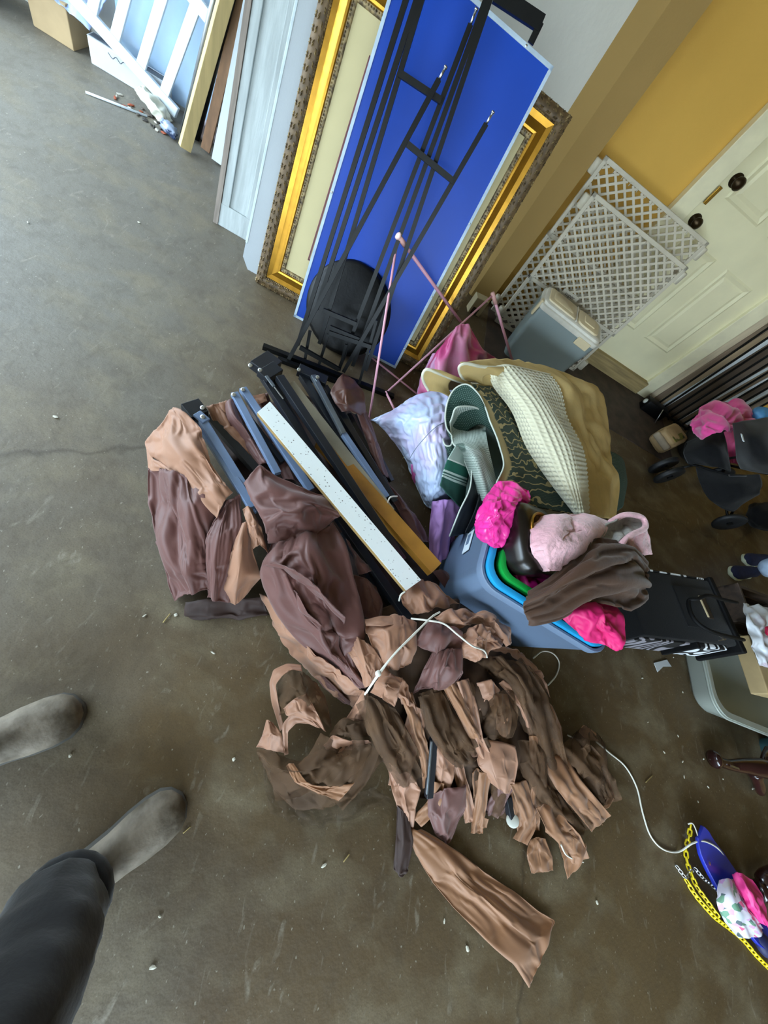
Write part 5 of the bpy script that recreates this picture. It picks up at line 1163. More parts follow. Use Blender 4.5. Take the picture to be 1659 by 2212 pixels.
for root, lst in ((cano, pieces), (nett, nets)):
    for k, (c, rows, kw) in enumerate(lst):
        kw = dict(kw); n = kw.pop('n', None)
        if rows[0][0][1] > 1450 and c not in 'NSU': rows = flatten(rows)
        base = dict(nu=n or 60, nv=n or 56, exu=.05, exv=.12, noise=.03, cells=(3, 4), fine=.1, seed=100 + k, tens=.28)
        base.update(kw)
        cloth(NAMES[c], rows, HEAP[c], root, thick=0 if c in 'NS' else .0015, **base)

# white rope
mat('white_cord', 'd6d2c6', rough=.7, var=.06)
rope = empty('rope', P(1290, 1602), 'thin white cord tying the canopy and trailing over the concrete to swing seat', 'rope'); upd()
def cord(pts, r=.003, nm='cord_strand'): MB().tube(crv([P(*q) for q in pts], 10), r, 7).buildw(nm, 'white_cord', rope, True)
cord([(788, 1500, .24), (815, 1462, .31), (850, 1415, .335), (890, 1375, .335), (930, 1335, .325), (950, 1322, .31)])
cord([(792, 1496, .25), (818, 1455, .315), (853, 1412, .34), (896, 1368, .34), (938, 1328, .32)])
cord([(888, 1336, .29), (930, 1341, .33), (960, 1348, .335), (990, 1372, .34), (1020, 1395, .345), (1045, 1405, .31), (1052, 1420, .28)])
MB().lathe([(.002, -.009), (.008, -.005), (.009, 0), (.008, .005), (.002, .009)], P(817, 1455, .325), (1, 1, .2), 10).buildw('knot', 'white_cord', rope, True)
cord([(862, 1298, .28), (866, 1285, .3), (875, 1278, .305)], .003); cord([(836, 1095, .19), (842, 1075, .24), (858, 1072, .22)], .003)
cord([(1152, 1422, .05), (1172, 1407, .04), (1195, 1412, .02), (1208, 1432, .008), (1202, 1458, .006), (1184, 1480, .02)], .003)
cord([(1226, 1588, .03), (1245, 1597, .03), (1260, 1600, .06)], .003)
cord([(1288, 1602, .03), (1315, 1625, .008), (1350, 1655, .005), (1375, 1700, .005), (1388, 1755, .005), (1405, 1805, .005), (1432, 1834, .005), (1465, 1840, .006), (1495, 1822, .04), (1520, 1817, .05), (1550, 1832, .04), (1572, 1862, .03), (1590, 1892, .03)], .0034, 'trailing_cord')
cord([(1212, 1825, .06), (1222, 1845, .04), (1240, 1856, .02), (1260, 1862, .008)], .003)
# ---------------------------------------------------------------- right side: suitcase, clear box, stroller, swing
mat('black_fabric', '08080a', rough=.85, spec=.2, var=.2, scale=30, bump=.15, bscale=200, sheen=.1)
mat('black_web', '08080a', rough=.7, spec=.25, var=.2, scale=30)
def zebra(name, dark, light, sc):
    m = mat(name, light, rough=.6); N, L, B = nodes(m)
    tc = N.new('ShaderNodeTexCoord'); mp = N.new('ShaderNodeMapping'); mp.inputs['Scale'].default_value = (1, .4, .45); mp.inputs['Rotation'].default_value = (0, .3, .2)
    L.new(tc.outputs['Object'], mp.inputs[0])
    nz = N.new('ShaderNodeTexNoise'); nz.inputs['Scale'].default_value = sc; nz.inputs['Detail'].default_value = .6; nz.inputs['Distortion'].default_value = .9; L.new(mp.outputs[0], nz.inputs['Vector'])
    mu = N.new('ShaderNodeMath'); mu.operation = 'MULTIPLY'; mu.inputs[1].default_value = 46; L.new(nz.outputs[0], mu.inputs[0])
    si = N.new('ShaderNodeMath'); si.operation = 'SINE'; L.new(mu.outputs[0], si.inputs[0])
    r = N.new('ShaderNodeValToRGB'); r.color_ramp.elements[0].position = .0; r.color_ramp.elements[1].position = .25; L.new(si.outputs[0], r.inputs[0])
    L.new(mixc(N, L, r.outputs[0], dark, light), B.inputs['Base Color']); return m
zebra('zebra_lit', '14151a', 'e4e8ee', 7); zebra('zebra_shaded', '141315', '87838a', 7)  # one zebra print twice: light and shade put into the pale stripes
def suitcase():
    a, d, b = P(1402, 1232, .25), P(1392, 1372, .25), P(1584, 1262, .33)
    x = (b - a); Lx = x.length; x.normalize(); y = a - d; y -= x * y.dot(x); W = y.length; y.normalize(); n = x.cross(y)
    mw = Matrix(((x.x, y.x, n.x, d.x), (x.y, y.y, n.y, d.y), (x.z, y.z, n.z, d.z), (0, 0, 0, 1)))
    o = empty('suitcase', label='black fabric suitcase with zebra print sides lying beside the totes', cat='suitcase', mw=mw); upd()
    T = .215
    MB().box((Lx / 2, W / 2, -T / 2), (Lx, W, T), bev=.012).build('body', 'black_fabric', o, True, autos=40)
    MB().box((Lx * .27, -.004, -T * .52), (Lx * .5, .012, T * .8), bev=.004).build('side_panel', 'zebra_shaded', o)
    MB().box((Lx * .74, -.010, -T * .45), (Lx * .30, .024, T * .78), bev=.006).build('side_pocket', 'zebra_lit', o)
    MB().box((Lx * .57, -.012, -T * .5), (.02, .03, T * .9), bev=.004).build('strap', 'black_web', o)
    MB().box((Lx * .5, W + .004, -T * .2), (Lx * .9, .012, T * .38), bev=.004).build('side_panel', 'zebra_lit', o)
    MB().box((Lx + .004, W / 2 - .01, -T / 2 + .005), (.03, W + .05, T + .02), bev=.008).build('end_flap', 'black_web', o)
    MB().box((Lx * .72, W * .5, .004), (Lx * .45, W * .62, .012), bev=.006).build('front_pocket', 'black_fabric', o, True, autos=40)
    MB().bar((Lx * .78, W * .34, .012), (Lx * .78, W * .68, .012), .03, .006, bev=.002).build('handle_slot', mat('slot_brown', '3a3029', rough=.5), o)
    MB().bar((Lx * .752, W * .36, .014), (Lx * .745, W * .68, .014), .006, .006).build('zip_tape', 'ivory_plastic', o)
    inv = o.matrix_world.inverted()
    path = [(1592, 1302, .36), (1558, 1294, .37), (1530, 1286, .385), (1506, 1294, .37), (1488, 1298, .345), (1493, 1326, .35), (1512, 1350, .36), (1548, 1368, .37), (1606, 1382, .355)]
    MB().tube(crv([P(*q) for q in path], 6), .009, 8).buildw('carry_handle', 'black_web', o, True)
    MB().bar(P(1548, 1368, .36), P(1565, 1382, .355), .006, .004).buildw('zip_pull', 'steel', o)
    MB().bar(P(1553, 1384, .352), P(1568, 1381, .353), .004, .004).buildw('zip_pull', 'steel', o)
suitcase()

# low clear storage box under the suitcase end, with its contents
mat('clear_plastic', 'a9afa6', rough=.3, var=.06, scale=3, alpha=.88)
mat('tan_cardboard', 'b29a70', rough=.7, var=.1, scale=8)
bx = empty('storage_box', (2.76, .72, 0), 'long translucent grey storage box under end of the zebra suitcase', 'storage box'); bx.rotation_euler = (0, 0, -.02); upd()
loft([RR(.78, .42, .07, 0), RR(.82, .46, .08, .02), RR(.86, .50, .09, .10), RR(.88, .52, .10, .115), RR(.88, .52, .10, .125), RR(.82, .46, .09, .122), RR(.78, .42, .08, .02)]).build('body', 'clear_plastic', bx, True, autos=45)
MB().tube([Vector((x, y, .112)) for x, y in rrect(.885, .525, .10, 8)], .006, 6, closed=True).build('rim', 'clear_plastic', bx, True)
o = MB().box((2.80, .80, .175), (.38, .30, .08), rotz(.1), bev=.006).build('carton', 'tan_cardboard'); tag(o, 'tan carton standing in the clear storage box beyond the suitcase', 'box')
o = cloth('plastic_bag', [[(1606, 1305, .24), (1630, 1310, .25), (1665, 1315, .25)], [(1612, 1345, .25), (1640, 1350, .28), (1675, 1350, .26)], [(1625, 1395, .24), (1650, 1400, .26), (1680, 1400, .24)], [(1640, 1435, .22), (1660, 1440, .23), (1685, 1440, .22)]], mat('white_film', 'cfd2d8', rough=.3, var=.12, scale=12, col2='b9a7b4', mixs=(.3, .45)), nu=40, nv=36, exu=.2, exv=.15, noise=.02, cells=(5, 5), seed=91); tag(o, 'white crinkled plastic bag lying on carton in clear storage box', 'bag')
o = blob(P(1662, 1365, .30), (.05, .06, .03), None, 4, .2, 2, .05, 5, 3).build('raspberry_pouch', mat('raspberry', 'b0123f', rough=.4), None, True); tag(o, 'small raspberry red pouch on the white crinkled bag', 'pouch')
mat('rustic_wood', '3a2c22', rough=.6, var=.35, scale=6, stretch=(1, 6, 6))
o = empty('wooden_crate', (2.88, 1.17, 0), 'dark brown slatted wooden crate behind the zebra suitcase', 'crate'); o.rotation_euler = (0, 0, .12); upd()
for k in range(3): MB().box((0, -.1, .045 + k * .07), (.5, .02, .06), bev=.003).build('slat', 'rustic_wood', o)
for k in range(3): MB().box((0, .1, .045 + k * .07), (.5, .02, .06), bev=.003).build('slat', 'rustic_wood', o)
for x in (-.24, .24): MB().box((x, 0, .12), (.02, .22, .22), bev=.003).build('end_board', 'rustic_wood', o)
MB().box((0, 0, .012), (.46, .18, .015)).build('base_board', 'rustic_wood', o)
o = empty('storage_tote', (3.05, .36, 0), 'dark teal tote at the right beyond the clear storage box', 'storage tote'); upd()
loft([RR(.36, .22, .04, 0), RR(.40, .26, .05, .10), RR(.415, .275, .05, .105), RR(.415, .275, .05, .115), RR(.385, .245, .04, .112), RR(.35, .21, .03, .01)]).build('body', mat('teal_plastic', '2b4a4e', rough=.5, var=.2, scale=9), o, True, autos=45)
MB().tube([Vector((x, y, .108)) for x, y in rrect(.42, .28, .05, 6)], .005, 6, closed=True).build('rim', 'teal_plastic', o, True)
# white paper scrap under the suitcase
o = MB().prism([P(1412, 1432, .003), P(1420, 1452, .003), P(1432, 1440, .003), P(1450, 1440, .003), P(1440, 1425, .003)], (0, 0, 0), (0, 0, .002)).build('paper_scrap', 'box_white'); tag(o, 'torn white paper corner poking out under the suitcase', 'paper')

# dark cherry carved furniture legs
mat('cherry', '2a0f10', rough=.2, var=.25, scale=6, coat=.6, spec=.6)
def carved_leg(name, px, radii, label, foot):
    o = empty(name, P(px[0][0], px[0][1], 0), label, 'furniture leg'); upd()
    MB().tube(crv([P(*q) for q in px], 8), list(np.interp(np.linspace(0, 1, (len(px) - 1) * 8 + 1), np.linspace(0, 1, len(radii)), radii)), 14).buildw('leg_shaft', 'cherry', o, True)
    MB().lathe([(.01, -.02), (.035, -.014), (.04, 0), (.035, .016), (.012, .024)], P(*foot), (1, .2, .5), 18).buildw('ball_foot', 'cherry', o, True)
    return o
o = carved_leg('table_leg', [(1545, 1642, .04), (1575, 1652, .045), (1610, 1655, .07), (1650, 1660, .10), (1700, 1665, .12)], [.022, .024, .034, .045, .05], 'glossy dark cherry carved table leg lying beyond the swing seat', (1543, 1640, .04))
MB().tube(crv([P(1630, 1668, .07), P(1638, 1690, .05), P(1643, 1712, .02)], 6), [.028, .03, .03, .028, .026, .024, .024, .024, .024, .024, .022, .02, .018], 12).buildw('spur', 'cherry', o, True)
MB().tube(crv([P(1650, 1655, .10), P(1655, 1635, .11), P(1662, 1620, .10)], 6), .02, 12).buildw('spur', 'cherry', o, True)
MB().bar(P(1578, 1654, .071), P(1597, 1661, .078), .008, .002).buildw('inlay', 'steel', o)
carved_leg('table_leg', [(1640, 1905, .03), (1660, 1900, .05), (1700, 1890, .06)], [.025, .04, .05], 'second dark cherry carved leg lying by the pink print cloth', (1642, 1925, .035))

# swing seat with yellow coated chain
mat('swing_blue', '2433a8', rough=.32, var=.06, scale=5)
mat('chain_yellow', 'd9c012', rough=.35, var=.06)
def swing():
    o = empty('swing_seat', P(1560, 1880), 'royal blue plastic swing seat with yellow coated chain on the floor', 'swing seat'); upd()
    cl = crv([P(1507, 1795, .045), P(1525, 1835, .03), P(1550, 1875, .025), P(1590, 1935, .025), P(1625, 1990, .03), P(1655, 2040, .045)], 8)
    wid = np.interp(np.linspace(0, 1, len(cl)), [0, .12, .4, .7, .9, 1], [.034, .062, .078, .078, .06, .034])
    top = []; 
    for i, p in enumerate(cl):
        t = (cl[min(i + 1, len(cl) - 1)] - cl[max(i - 1, 0)]).normalized(); s = Vector((-t.y, t.x, 0)).normalized()
        top.append([p - s * wid[i], p - s * wid[i] * .92 + Vector((0, 0, .012)), p + s * wid[i] * .92 + Vector((0, 0, .012)), p + s * wid[i]])
    G = np.array([[tuple(q) for q in r] for r in top])
    so = MB().grid(G).buildw('seat', 'swing_blue', o, True); md = so.modifiers.new('thickness', 'SOLIDIFY'); md.thickness = .012; md.offset = -1
    so.data.set_sharp_from_angle(angle=.6)
    MB().lathe([(.004, 0), (.007, .002), (.001, .003)], P(1532, 1865, .045), (0, 0, 1), 10).buildw('rivet', 'steel', o)
    def link(c, d, up, m, L=.026, w=.013, r=.0034, nm='chain_link'):
        d = d.normalized(); u = (up - d * up.dot(d)).normalized(); pts = []
        for k in range(14):
            a = 2 * math.pi * k / 14; ca, sa = math.cos(a), math.sin(a)
            pts.append(c + d * (math.copysign(L / 2 - w / 2, ca) + ca * w / 2) + u * sa * w / 2)
        MB().tube(pts, r, 6, closed=True).buildw(nm, m, o, True)
    def chain(px, m='chain_yellow', step=.0215, **kw):
        c = crv([P(*q) for q in px], 30); acc = 0; k = 0; nxt = 0
        for i in range(1, len(c)):
            acc += (c[i] - c[i - 1]).length
            if acc >= nxt:
                link(c[i], c[min(i + 2, len(c) - 1)] - c[max(0, i - 2)], Vector((.6, .3, .7)) if k % 2 else Vector((-.5, .6, .5)), m, **kw); nxt += step; k += 1
    chain([(1492, 1785, .03), (1488, 1810, .02), (1482, 1835, .012), (1484, 1860, .01), (1492, 1885, .012), (1505, 1915, .015), (1530, 1950, .02), (1555, 1985, .02)])
    chain([(1485, 1905, .01), (1500, 1930, .012), (1520, 1955, .012), (1545, 1982, .012), (1575, 2005, .01), (1605, 2030, .01), (1635, 2065, .01), (1665, 2095, .01)])
    small = dict(step=.016, L=.02, w=.011, r=.0018, nm='steel_link')
    chain([(1464, 1874, .008), (1472, 1885, .01), (1482, 1895, .012), (1490, 1880, .015), (1498, 1884, .012)], 'steel', **small)
    chain([(1503, 1878, .012), (1520, 1898, .014), (1535, 1910, .016), (1548, 1922, .02)], 'steel', **small)
    MB().tube(crv([P(1486, 1780, .03), P(1496, 1779, .045), P(1503, 1792, .05), P(1509, 1812, .05)], 6), .0025, 6).buildw('end_hook', 'white_cord', o, True)
swing()
m = mat('floral_print', 'd8c9da', rough=.6); N, L, B = nodes(m)
vv = N.new('ShaderNodeTexVoronoi'); vv.inputs['Scale'].default_value = 45; tcx = N.new('ShaderNodeTexCoord'); L.new(tcx.outputs['UV'], vv.inputs['Vector'])
rp = N.new('ShaderNodeValToRGB'); rp.color_ramp.interpolation = 'CONSTANT'; sxx = N.new('ShaderNodeSeparateColor'); L.new(vv.outputs['Color'], sxx.inputs[0]); L.new(sxx.outputs[0], rp.inputs[0])
rp.color_ramp.elements[0].color = (*H('dcd6e4'), 1); rp.color_ramp.elements[1].position = .4; rp.color_ramp.elements[1].color = (*H('d9a6d6'), 1)
for p_, c_ in ((.52, 'cfd4de'), (.68, '6f9a80'), (.76, 'd8608a'), (.84, 'dcd0d4'), (.94, '5a6a70')):
    e = rp.color_ramp.elements.new(p_); e.color = (*H(c_), 1)
L.new(rp.outputs[0], B.inputs['Base Color'])
o = cloth('print_cloth', [[(1553, 1902, .05), (1570, 1898, .07), (1585, 1900, .06)], [(1548, 1945, .05), (1580, 1935, .09), (1605, 1950, .07)], [(1565, 1990, .04), (1600, 1985, .08), (1635, 1985, .06)], [(1595, 2025, .03), (1625, 2025, .05), (1657, 2018, .04)]], 'floral_print', nu=40, nv=36, exu=.04, exv=.05, noise=.02, cells=(2, 3), seed=93); tag(o, 'pastel floral print cloth resting on the blue swing seat', 'cloth')
o = cloth('pink_bib', [[(1583, 1890, .06), (1600, 1885, .09), (1625, 1900, .07)], [(1595, 1925, .07), (1620, 1920, .11), (1645, 1935, .07)], [(1615, 1965, .07), (1635, 1965, .1), (1655, 1975, .06)], [(1640, 1990, .05), (1652, 1998, .07), (1662, 2005, .05)]], mat('bright_pink', 'e8408e', rough=.5, var=.08), nu=44, nv=40, exu=.06, exv=.12, noise=.03, cells=(3, 3), seed=94); tag(o, 'bright pink cloth crumpled on the pastel print cloth', 'cloth')
o = blob(P(1650, 2040, .04), (.1, .07, .05), rotz(-.6), 3, .1, 2, .02, 5, 3, .002).build('navy_shoe', mat('navy_fabric', '1f2450', rough=.6), None, True); tag(o, 'navy blue slipper under the pastel print cloth', 'shoe')

# doll-size black stroller
def stroller():
    o = empty('stroller', P(1560, 1080), 'black fabric stroller with pink lining standing in front of barred panel', 'stroller'); upd()
    def wheel(c, ax, r=.1, w=.035, nm='wheel'):
        ax = Vector(ax).normalized()
        W = MB().lathe([(r * .55, -w * .35), (r * .92, -w * .5), (r, -w * .25), (r, w * .25), (r * .92, w * .5), (r * .55, w * .35)], c, ax, 28)
        wo = W.buildw(nm, mat('tyre', '141517', rough=.55, var=.2), o, True)
        h = MB().lathe([(.02, -w * .6), (.02, w * .6)], c, ax, 14)
        u = ax.orthogonal().normalized(); v = ax.cross(u)
        for k in range(5):
            a = 2 * math.pi * k / 5; d = u * math.cos(a) + v * math.sin(a)
            h.bar(Vector(c), Vector(c) + d * r * .6, .014, .01, ax)
        upd(); h.v = [tuple((o.matrix_world).inverted() @ Vector(q)) for q in h.v]
        h.build('spokes', 'black_steel', wo, True, autos=40)
    fc = Vector((2.42, 2.1, .1))
    axf = Vector((.45, -.9, 0)).normalized()
    wheel(fc + axf * .04, axf); wheel(fc - axf * .045, axf)
    wheel(Vector((3.05, 1.93, .105)), (.1, -1, 0), .105, .03); wheel(Vector((3.12, 2.42, .105)), (.1, -1, 0), .105, .03)
    def tb(a, b, r=.009, nm='frame_tube'): MB().tube([Vector(a), Vector(b)], r, 10).buildw(nm, 'black_steel', o, True)
    tb(fc, (2.6, 2.15, .3)); tb((2.6, 2.15, .3), (3.05, 1.98, .62)); tb((2.6, 2.15, .3), (3.1, 2.36, .62)); tb((3.05, 1.95, .105), (2.75, 2.02, .42)); tb((3.12, 2.40, .105), (2.8, 2.34, .42)); tb((3.05, 1.95, .105), (3.12, 2.40, .105))
    tb((3.05, 1.98, .62), (3.35, 2.0, .85)); tb((3.1, 2.36, .62), (3.4, 2.38, .85)); tb((3.35, 2.0, .85), (3.4, 2.38, .85), .012, 'handle_bar')
    kw = dict(nu=30, nv=30, exu=.02, exv=.03, noise=.008)
    cloth('leg_cover', [[(1484, 955, .30), (1512, 944, .36), (1545, 935, .42), (1562, 930, .44)], [(1478, 978, .29), (1515, 968, .4), (1550, 965, .46), (1570, 965, .47)], [(1486, 1000, .27), (1520, 1005, .35), (1555, 1010, .43), (1578, 1018, .45)]], 'black_fabric', o, thick=.004, **kw)
    MB().tube(crv([P(1482, 958, .30), P(1478, 978, .285), P(1487, 1000, .27), P(1520, 1010, .33), P(1578, 1027, .44)], 8), .007, 8).buildw('piping', 'black_web', o, True)
    cloth('seat_lining', [[(1560, 935, .42), (1575, 930, .45), (1590, 930, .45)], [(1565, 965, .36), (1580, 965, .38), (1592, 968, .4)], [(1570, 1000, .3), (1585, 1000, .32), (1600, 1005, .36)]], mat('lining_pink', 'c9507c', rough=.6), o, thick=.004, **kw)
    cloth('canopy', [[(1583, 915, .60), (1610, 910, .66), (1660, 902, .70), (1700, 900, .68)], [(1588, 950, .60), (1625, 945, .70), (1670, 940, .74), (1720, 940, .72)], [(1592, 990, .55), (1630, 995, .64), (1670, 1000, .68), (1720, 1000, .66)], [(1600, 1012, .48), (1635, 1020, .54), (1670, 1022, .56), (1720, 1020, .54)]], 'black_fabric', o, thick=.004, **kw)
    MB().bar(P(1602, 938, .70), P(1606, 953, .70), .012, .003).buildw('white_label', 'white_gloss', o)
    cloth('basket', [[(1504, 1010, .30), (1545, 1018, .36), (1590, 1025, .42), (1640, 1025, .46)], [(1512, 1040, .24), (1555, 1045, .30), (1600, 1045, .38), (1645, 1045, .42)], [(1530, 1075, .2), (1560, 1085, .23), (1600, 1075, .33), (1640, 1062, .4)], [(1560, 1098, .2), (1583, 1104, .2), (1605, 1088, .28), (1640, 1068, .38)]], 'black_fabric', o, thick=.004, **kw)
    MB().bar(P(1575, 1027, .47), P(1612, 1027, .5), .01, .006).buildw('buckle_bar', 'steel', o)
stroller()
o = cloth('blanket', [[(1497, 905, 0.45), (1520, 880, 0.48), (1560, 866, 0.48), (1600, 873, 0.48), (1627, 895, 0.45)], [(1493, 925, 0.44), (1525, 910, 0.54), (1565, 900, 0.56), (1600, 895, 0.54), (1628, 905, 0.48)], [(1515, 950, 0.46), (1540, 937, 0.53), (1565, 932, 0.55), (1592, 927, 0.55), (1627, 917, 0.50)]], mat('blanket_pink', 'd83f8c', rough=.85, var=.1, scale=8, sheen=.4), nu=50, nv=60, exu=.1, exv=.1, noise=.03, cells=(4, 5), seed=95); tag(o, 'magenta pink fleece blanket heaped behind the black stroller', 'blanket')
o = blob(Vector((2.92, 2.60, .2)), (.42, .34, .42), rotz(.6), 23, .12, 2, .03, 6, 4, .002).build('clothes_bag', 'dark_bag', None, True); tag(o, 'dark stuffed bag underneath the magenta fleece blanket', 'bag')
o = blob(P(1645, 895, .52), (.18, .12, .1), rotz(.5), 6, .15, 2, .05, 5, 3).build('blue_cushion', mat('sky_plastic', '4f8fc0', rough=.45), None, True); tag(o, 'light blue padded cushion beside the magenta blanket', 'cushion')
o = blob(P(1650, 1115, .1), (.34, .24, .2), rotz(.6), 9, .15, 2, .04, 5, 4, .002).build('black_bag', 'black_fabric', None, True); tag(o, 'black soft bag on the floor by stroller rear wheel', 'bag')
# kraft paper sack with window
def paper_sack():
    c = P(1446, 945, .09); o = empty('paper_sack', (c.x, c.y, 0), 'tan kraft paper sack with dark window lying near the door frame', 'sack'); o.rotation_euler = (0, 0, .75); upd()
    bm_ = blob((0, 0, .08), (.30, .17, .15), None, 12, .05, 2, .05, 5, 4, .002, sq=.38); bm_.build('bag_body', mat('kraft', 'a5885f', rough=.7, var=.12, scale=9, bump=.2, bscale=30), o, True)
    MB().box((-.04, -.035, .154), (.17, .05, .006), Matrix.Rotation(-.05, 3, 'Y'), bev=.001).build('window', mat('window_dark', '2c2a20', rough=.3, var=.4, scale=20, col2='6a6428', mixs=(.55, .65)), o)
    MB().box((-.16, .0, .09), (.05, .16, .05), bev=.015).build('folded_top', mat('kraft_pale', '9d8d78', rough=.8, var=.15), o, True)
paper_sack()
o = empty('speaker_box', (2.55, 2.90, 0), 'small black box with pale round knob at foot of door casing', 'black box'); o.rotation_euler = (0, 0, -.1); upd()
MB().box((0, 0, .05), (.22, .09, .10), bev=.008).build('body', 'black_vinyl', o, True, autos=40)
MB().lathe([(.02, 0), (.022, .004), (.018, .012), (.002, .014)], (-.11, -.0, .06), (-1, 0, .2), 16).build('knob', 'cap_white', o, True)
MB().tube([Vector((.02, -.06, .11)), Vector((.05, -.12, .01))], .004, 6).build('lever', 'steel', o, True)

# specks and chips on the concrete
rng = random.Random(77); sm = mat('chip_white', 'c9c4b4', rough=.8)
spots = [(1475, 1645), (1478, 1678), (1520, 1640), (1530, 1700), (1508, 1732), (1435, 1625), (1562, 1683), (1626, 1704), (1400, 1560), (1465, 1590), (152, 1632), (370, 1760), (1455, 1420), (1388, 1465), (1475, 1495), (505, 1640), (1290, 1950), (700, 1870), (430, 1330), (380, 1328), (312, 1330), (460, 1410), (120, 900), (300, 480), (60, 480), (1010, 2050), (960, 1990), (330, 2090), (345, 1980), (1290, 1140)]
for k, (px, py) in enumerate(spots):
    o = blob(P(px, py, .003), (.008 + rng.random() * .01, .005 + rng.random() * .006, .004), rotz(rng.random() * 3), k, .4, 2, .1, 4, 1, .0005).build('floor_chip', sm)
    where = ('between the suitcase and the swing seat' if px > 1350 else 'around the long taupe sash' if px > 480 and py > 1600 else 'near the dusty boots' if py > 1550 else 'beside the dark hem of the canopy' if py > 1300 and px < 480 else 'out in front of the leaning panels' if px < 480 else 'by the tote pile')
    tag(o, 'tiny pale chip on the concrete ' + where, 'chip', 'pale chips ' + where)
mat('straw', 'a8935c', rough=.8)
for k, pts in enumerate([[(368, 1325), (352, 1345)], [(880, 975), (905, 952), (925, 920)], [(1395, 1690), (1410, 1675)], [(755, 1845), (742, 1862)], [(395, 1800), (412, 1785)], [(870, 990), (885, 970), (880, 950)]]):
    o = MB().tube(crv([P(*q, .003 if k not in (1, 5) else .05) for q in pts], 5), .0016, 5).build('straw_bit', 'straw', None, True)
    tag(o, ['dry straw bit beside the brown canopy hem', 'bent dry straw poking up before trash bag', 'short straw bit on floor near swing', 'straw bit on open concrete below netting', 'straw bit on floor ahead of the boot', 'second dry straw standing by the trash bag'][k], 'straw')
# ---------------------------------------------------------------- people (seen from the waist down)
mat('charcoal_cloth', '121316', rough=.85, var=.12, scale=20, bump=.1, bscale=120, sheen=.15)
mat('dusty_leather', '8a7f70', rough=.7, var=.25, scale=13, bump=.25, bscale=45, col2='4f4536', mixs=(.36, .62), detail=8)
mat('boot_sole', '4a4741', rough=.8, var=.2)
mat('denim', '4d6f9c', rough=.85, var=.15, scale=14, col2='a9bdd6', mixs=(.62, .72), bump=.1, bscale=150)
mat('navy_knit', '1b1f3c', rough=.9, var=.2, scale=60, bump=.2, bscale=200)
mat('sole_pale', 'c3c8ae', rough=.6)
def legs(name, joints, edges, radii, m, parent, seed):
    me = bpy.data.meshes.new(name); me.from_pydata([tuple(parent.matrix_world.inverted() @ Vector(j)) for j in joints], edges, [])
    o = bpy.data.objects.new(name, me); COL.objects.link(o); o.parent = parent
    sk = o.modifiers.new('skin', 'SKIN'); sk.use_smooth_shade = True
    me.skin_vertices.new() if not me.skin_vertices else None
    for i, r in enumerate(radii): me.skin_vertices[0].data[i].radius = (r, r)
    me.skin_vertices[0].data[0].use_root = True
    sb = o.modifiers.new('sub', 'SUBSURF'); sb.levels = 3; sb.render_levels = 3
    tx = bpy.data.textures.new(name + '_wrinkle', 'CLOUDS'); tx.noise_scale = .09; tx.noise_depth = 2
    dp = o.modifiers.new('wrinkle', 'DISPLACE'); dp.texture = tx; dp.strength = .03; dp.texture_coords = 'LOCAL'
    # bake the modifiers so the body is one plain mesh
    upd(); dg = bpy.context.evaluated_depsgraph_get(); nm = bpy.data.meshes.new_from_object(o.evaluated_get(dg))
    o.modifiers.clear(); o.data = nm; nm.name = name; nm.materials.clear(); nm.materials.append(MATS[m]); 
    nm.polygons.foreach_set('use_smooth', [True] * len(nm.polygons)); return o
def shoe(toe, heel, L, W, hgt, m_up, m_sole, parent, nm, shaft=None, welt=True):
    """upper lofted along the foot; x from heel to toe"""
    toe = Vector(toe); heel = Vector(heel); d = (toe - heel); d.z = 0; d.normalize(); s = Vector((-d.y, d.x, 0))
    st = [0, .06, .18, .34, .5, .64, .78, .89, .96, 1.0]
    wd = [.30, .36, .39, .40, .42, .48, .50, .46, .34, .10]
    hh = [.75, .98, 1.05, 1.0, .88, .72, .60, .53, .44, .26]
    def ring(t, w, h0, h1, n=16):
        c = toe - d * L * (1 - t); pts = []
        for k in range(n):
            a = 2 * math.pi * k / n; ca, sa = math.cos(a), math.sin(a)
            y = math.copysign(abs(ca) ** .75, ca) * w * W; z = (h0 + h1) / 2 + math.copysign(abs(sa) ** .8, sa) * (h1 - h0) / 2
            if sa > 0: y *= (1 - .35 * sa)
            pts.append(Vector((c.x, c.y, 0)) + s * y + Vector((0, 0, z)))
        return pts
    loft([ring(t, w, .018, .018 + h * hgt) for t, w, h in zip(st, wd, hh)]).buildw(nm + '_upper', m_up, parent, True)
    loft([ring(t, w + .03, .0, .026) for t, w in zip([-.01] + st[1:-1] + [1.012], wd)]).buildw(nm + '_sole', m_sole, parent, True)
    if shaft:
        c = toe - d * L * .80
        MB().tube([Vector((c.x, c.y, .06)), Vector((c.x, c.y, .14)) - d * .01, Vector((c.x, c.y, .26)) - d * .015], [W * .50, W * .52, W * .56], 18).buildw(nm + '_shaft', m_up, parent, True)
p1 = empty('person', (-.25, -.35, 0), 'person in charcoal trousers and dusty brown leather boots standing on concrete', 'person'); upd()
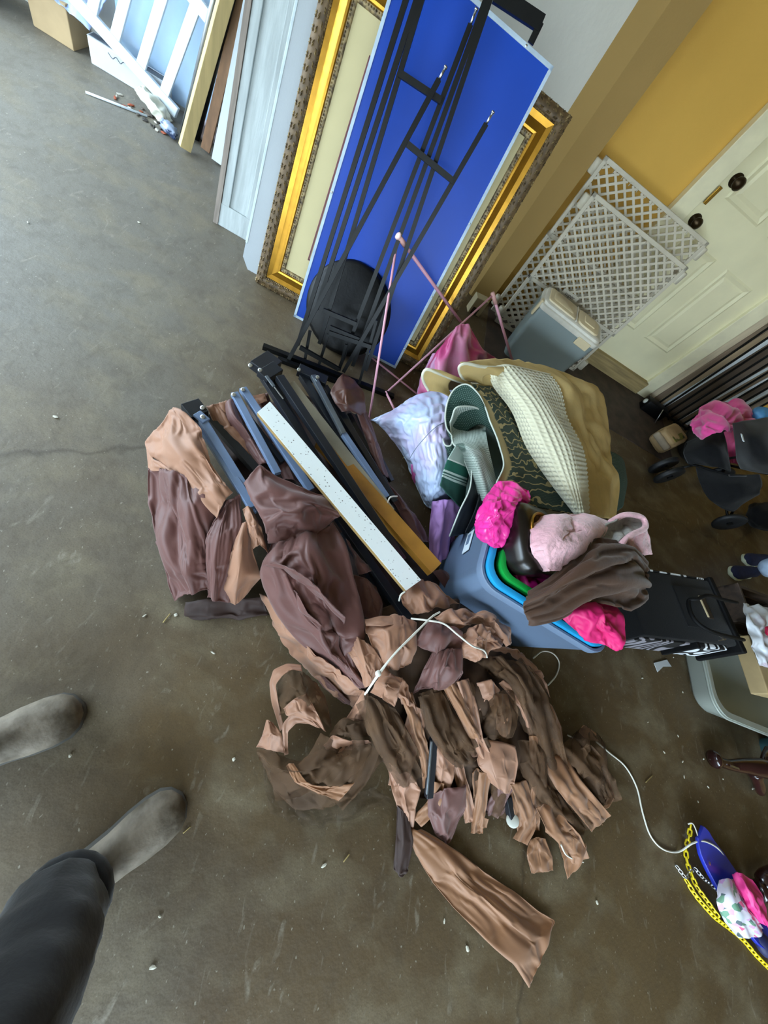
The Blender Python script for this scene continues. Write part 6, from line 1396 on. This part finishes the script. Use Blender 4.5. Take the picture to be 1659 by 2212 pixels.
RT, RH = P(397, 1722), P(205, 1872); LT, LH = P(184, 1530), P(-90, 1640)
shoe(RT, RH, .30, .118, .085, 'dusty_leather', 'boot_sole', p1, 'boot', True)
shoe(LT, LH, .30, .118, .085, 'dusty_leather', 'boot_sole', p1, 'boot', True)
dr = (RT - RH).normalized(); dl = (LT - LH).normalized()
ra = RT - dr * .235; la = LT - dl * .25
J = [(-.30, -.62, .98), (-.20, -.58, .90), (-.06, -.47, .52), (ra.x + .005, ra.y, .30), (ra.x, ra.y, .115), (-.40, -.55, .90), (-.50, -.34, .52), (la.x, la.y, .30), (la.x, la.y, .115), (-.31, -.63, 1.08)]
legs('trousers', J, [(0, 1), (1, 2), (2, 3), (3, 4), (0, 5), (5, 6), (6, 7), (7, 8), (0, 9)], [.15, .115, .098, .092, .088, .115, .098, .088, .086, .16], 'charcoal_cloth', p1, 3)
MB().tube([Vector((ra.x - .0, ra.y, .10)), Vector((ra.x, ra.y, .135)), Vector((ra.x, ra.y, .17))], [.078, .088, .084], 20).buildw('cuff', 'charcoal_cloth', p1, True)
p2 = empty('person', (3.5, 1.7, 0), 'person in ripped blue jeans and navy slip-on shoes beside the wooden crate', 'person'); upd()
f1t, f2t = P(1573, 1240), P(1602, 1212)
dd = Vector((.93, .36, 0)).normalized()
for ft in (f1t, f2t):
    shoe(ft, ft + dd * .3, .28, .105, .075, 'navy_knit', 'sole_pale', p2, 'shoe')
A1 = f1t + dd * .22; A2 = f2t + dd * .22
J = [(4.0, 1.92, .92), (3.95, 1.82, .84), (A1.x + .3, A1.y + .11, .48), (A1.x + .03, A1.y + .01, .2), (A1.x + .0, A1.y + .0, .085), (4.02, 2.02, .84), (A2.x + .24, A2.y + .08, .48), (A2.x + .03, A2.y + .01, .2), (A2.x, A2.y, .085), (4.02, 1.93, 1.02)]
legs('jeans', J, [(0, 1), (1, 2), (2, 3), (3, 4), (0, 5), (5, 6), (6, 7), (7, 8), (0, 9)], [.14, .105, .08, .07, .066, .105, .08, .07, .066, .15], 'denim', p2, 4)
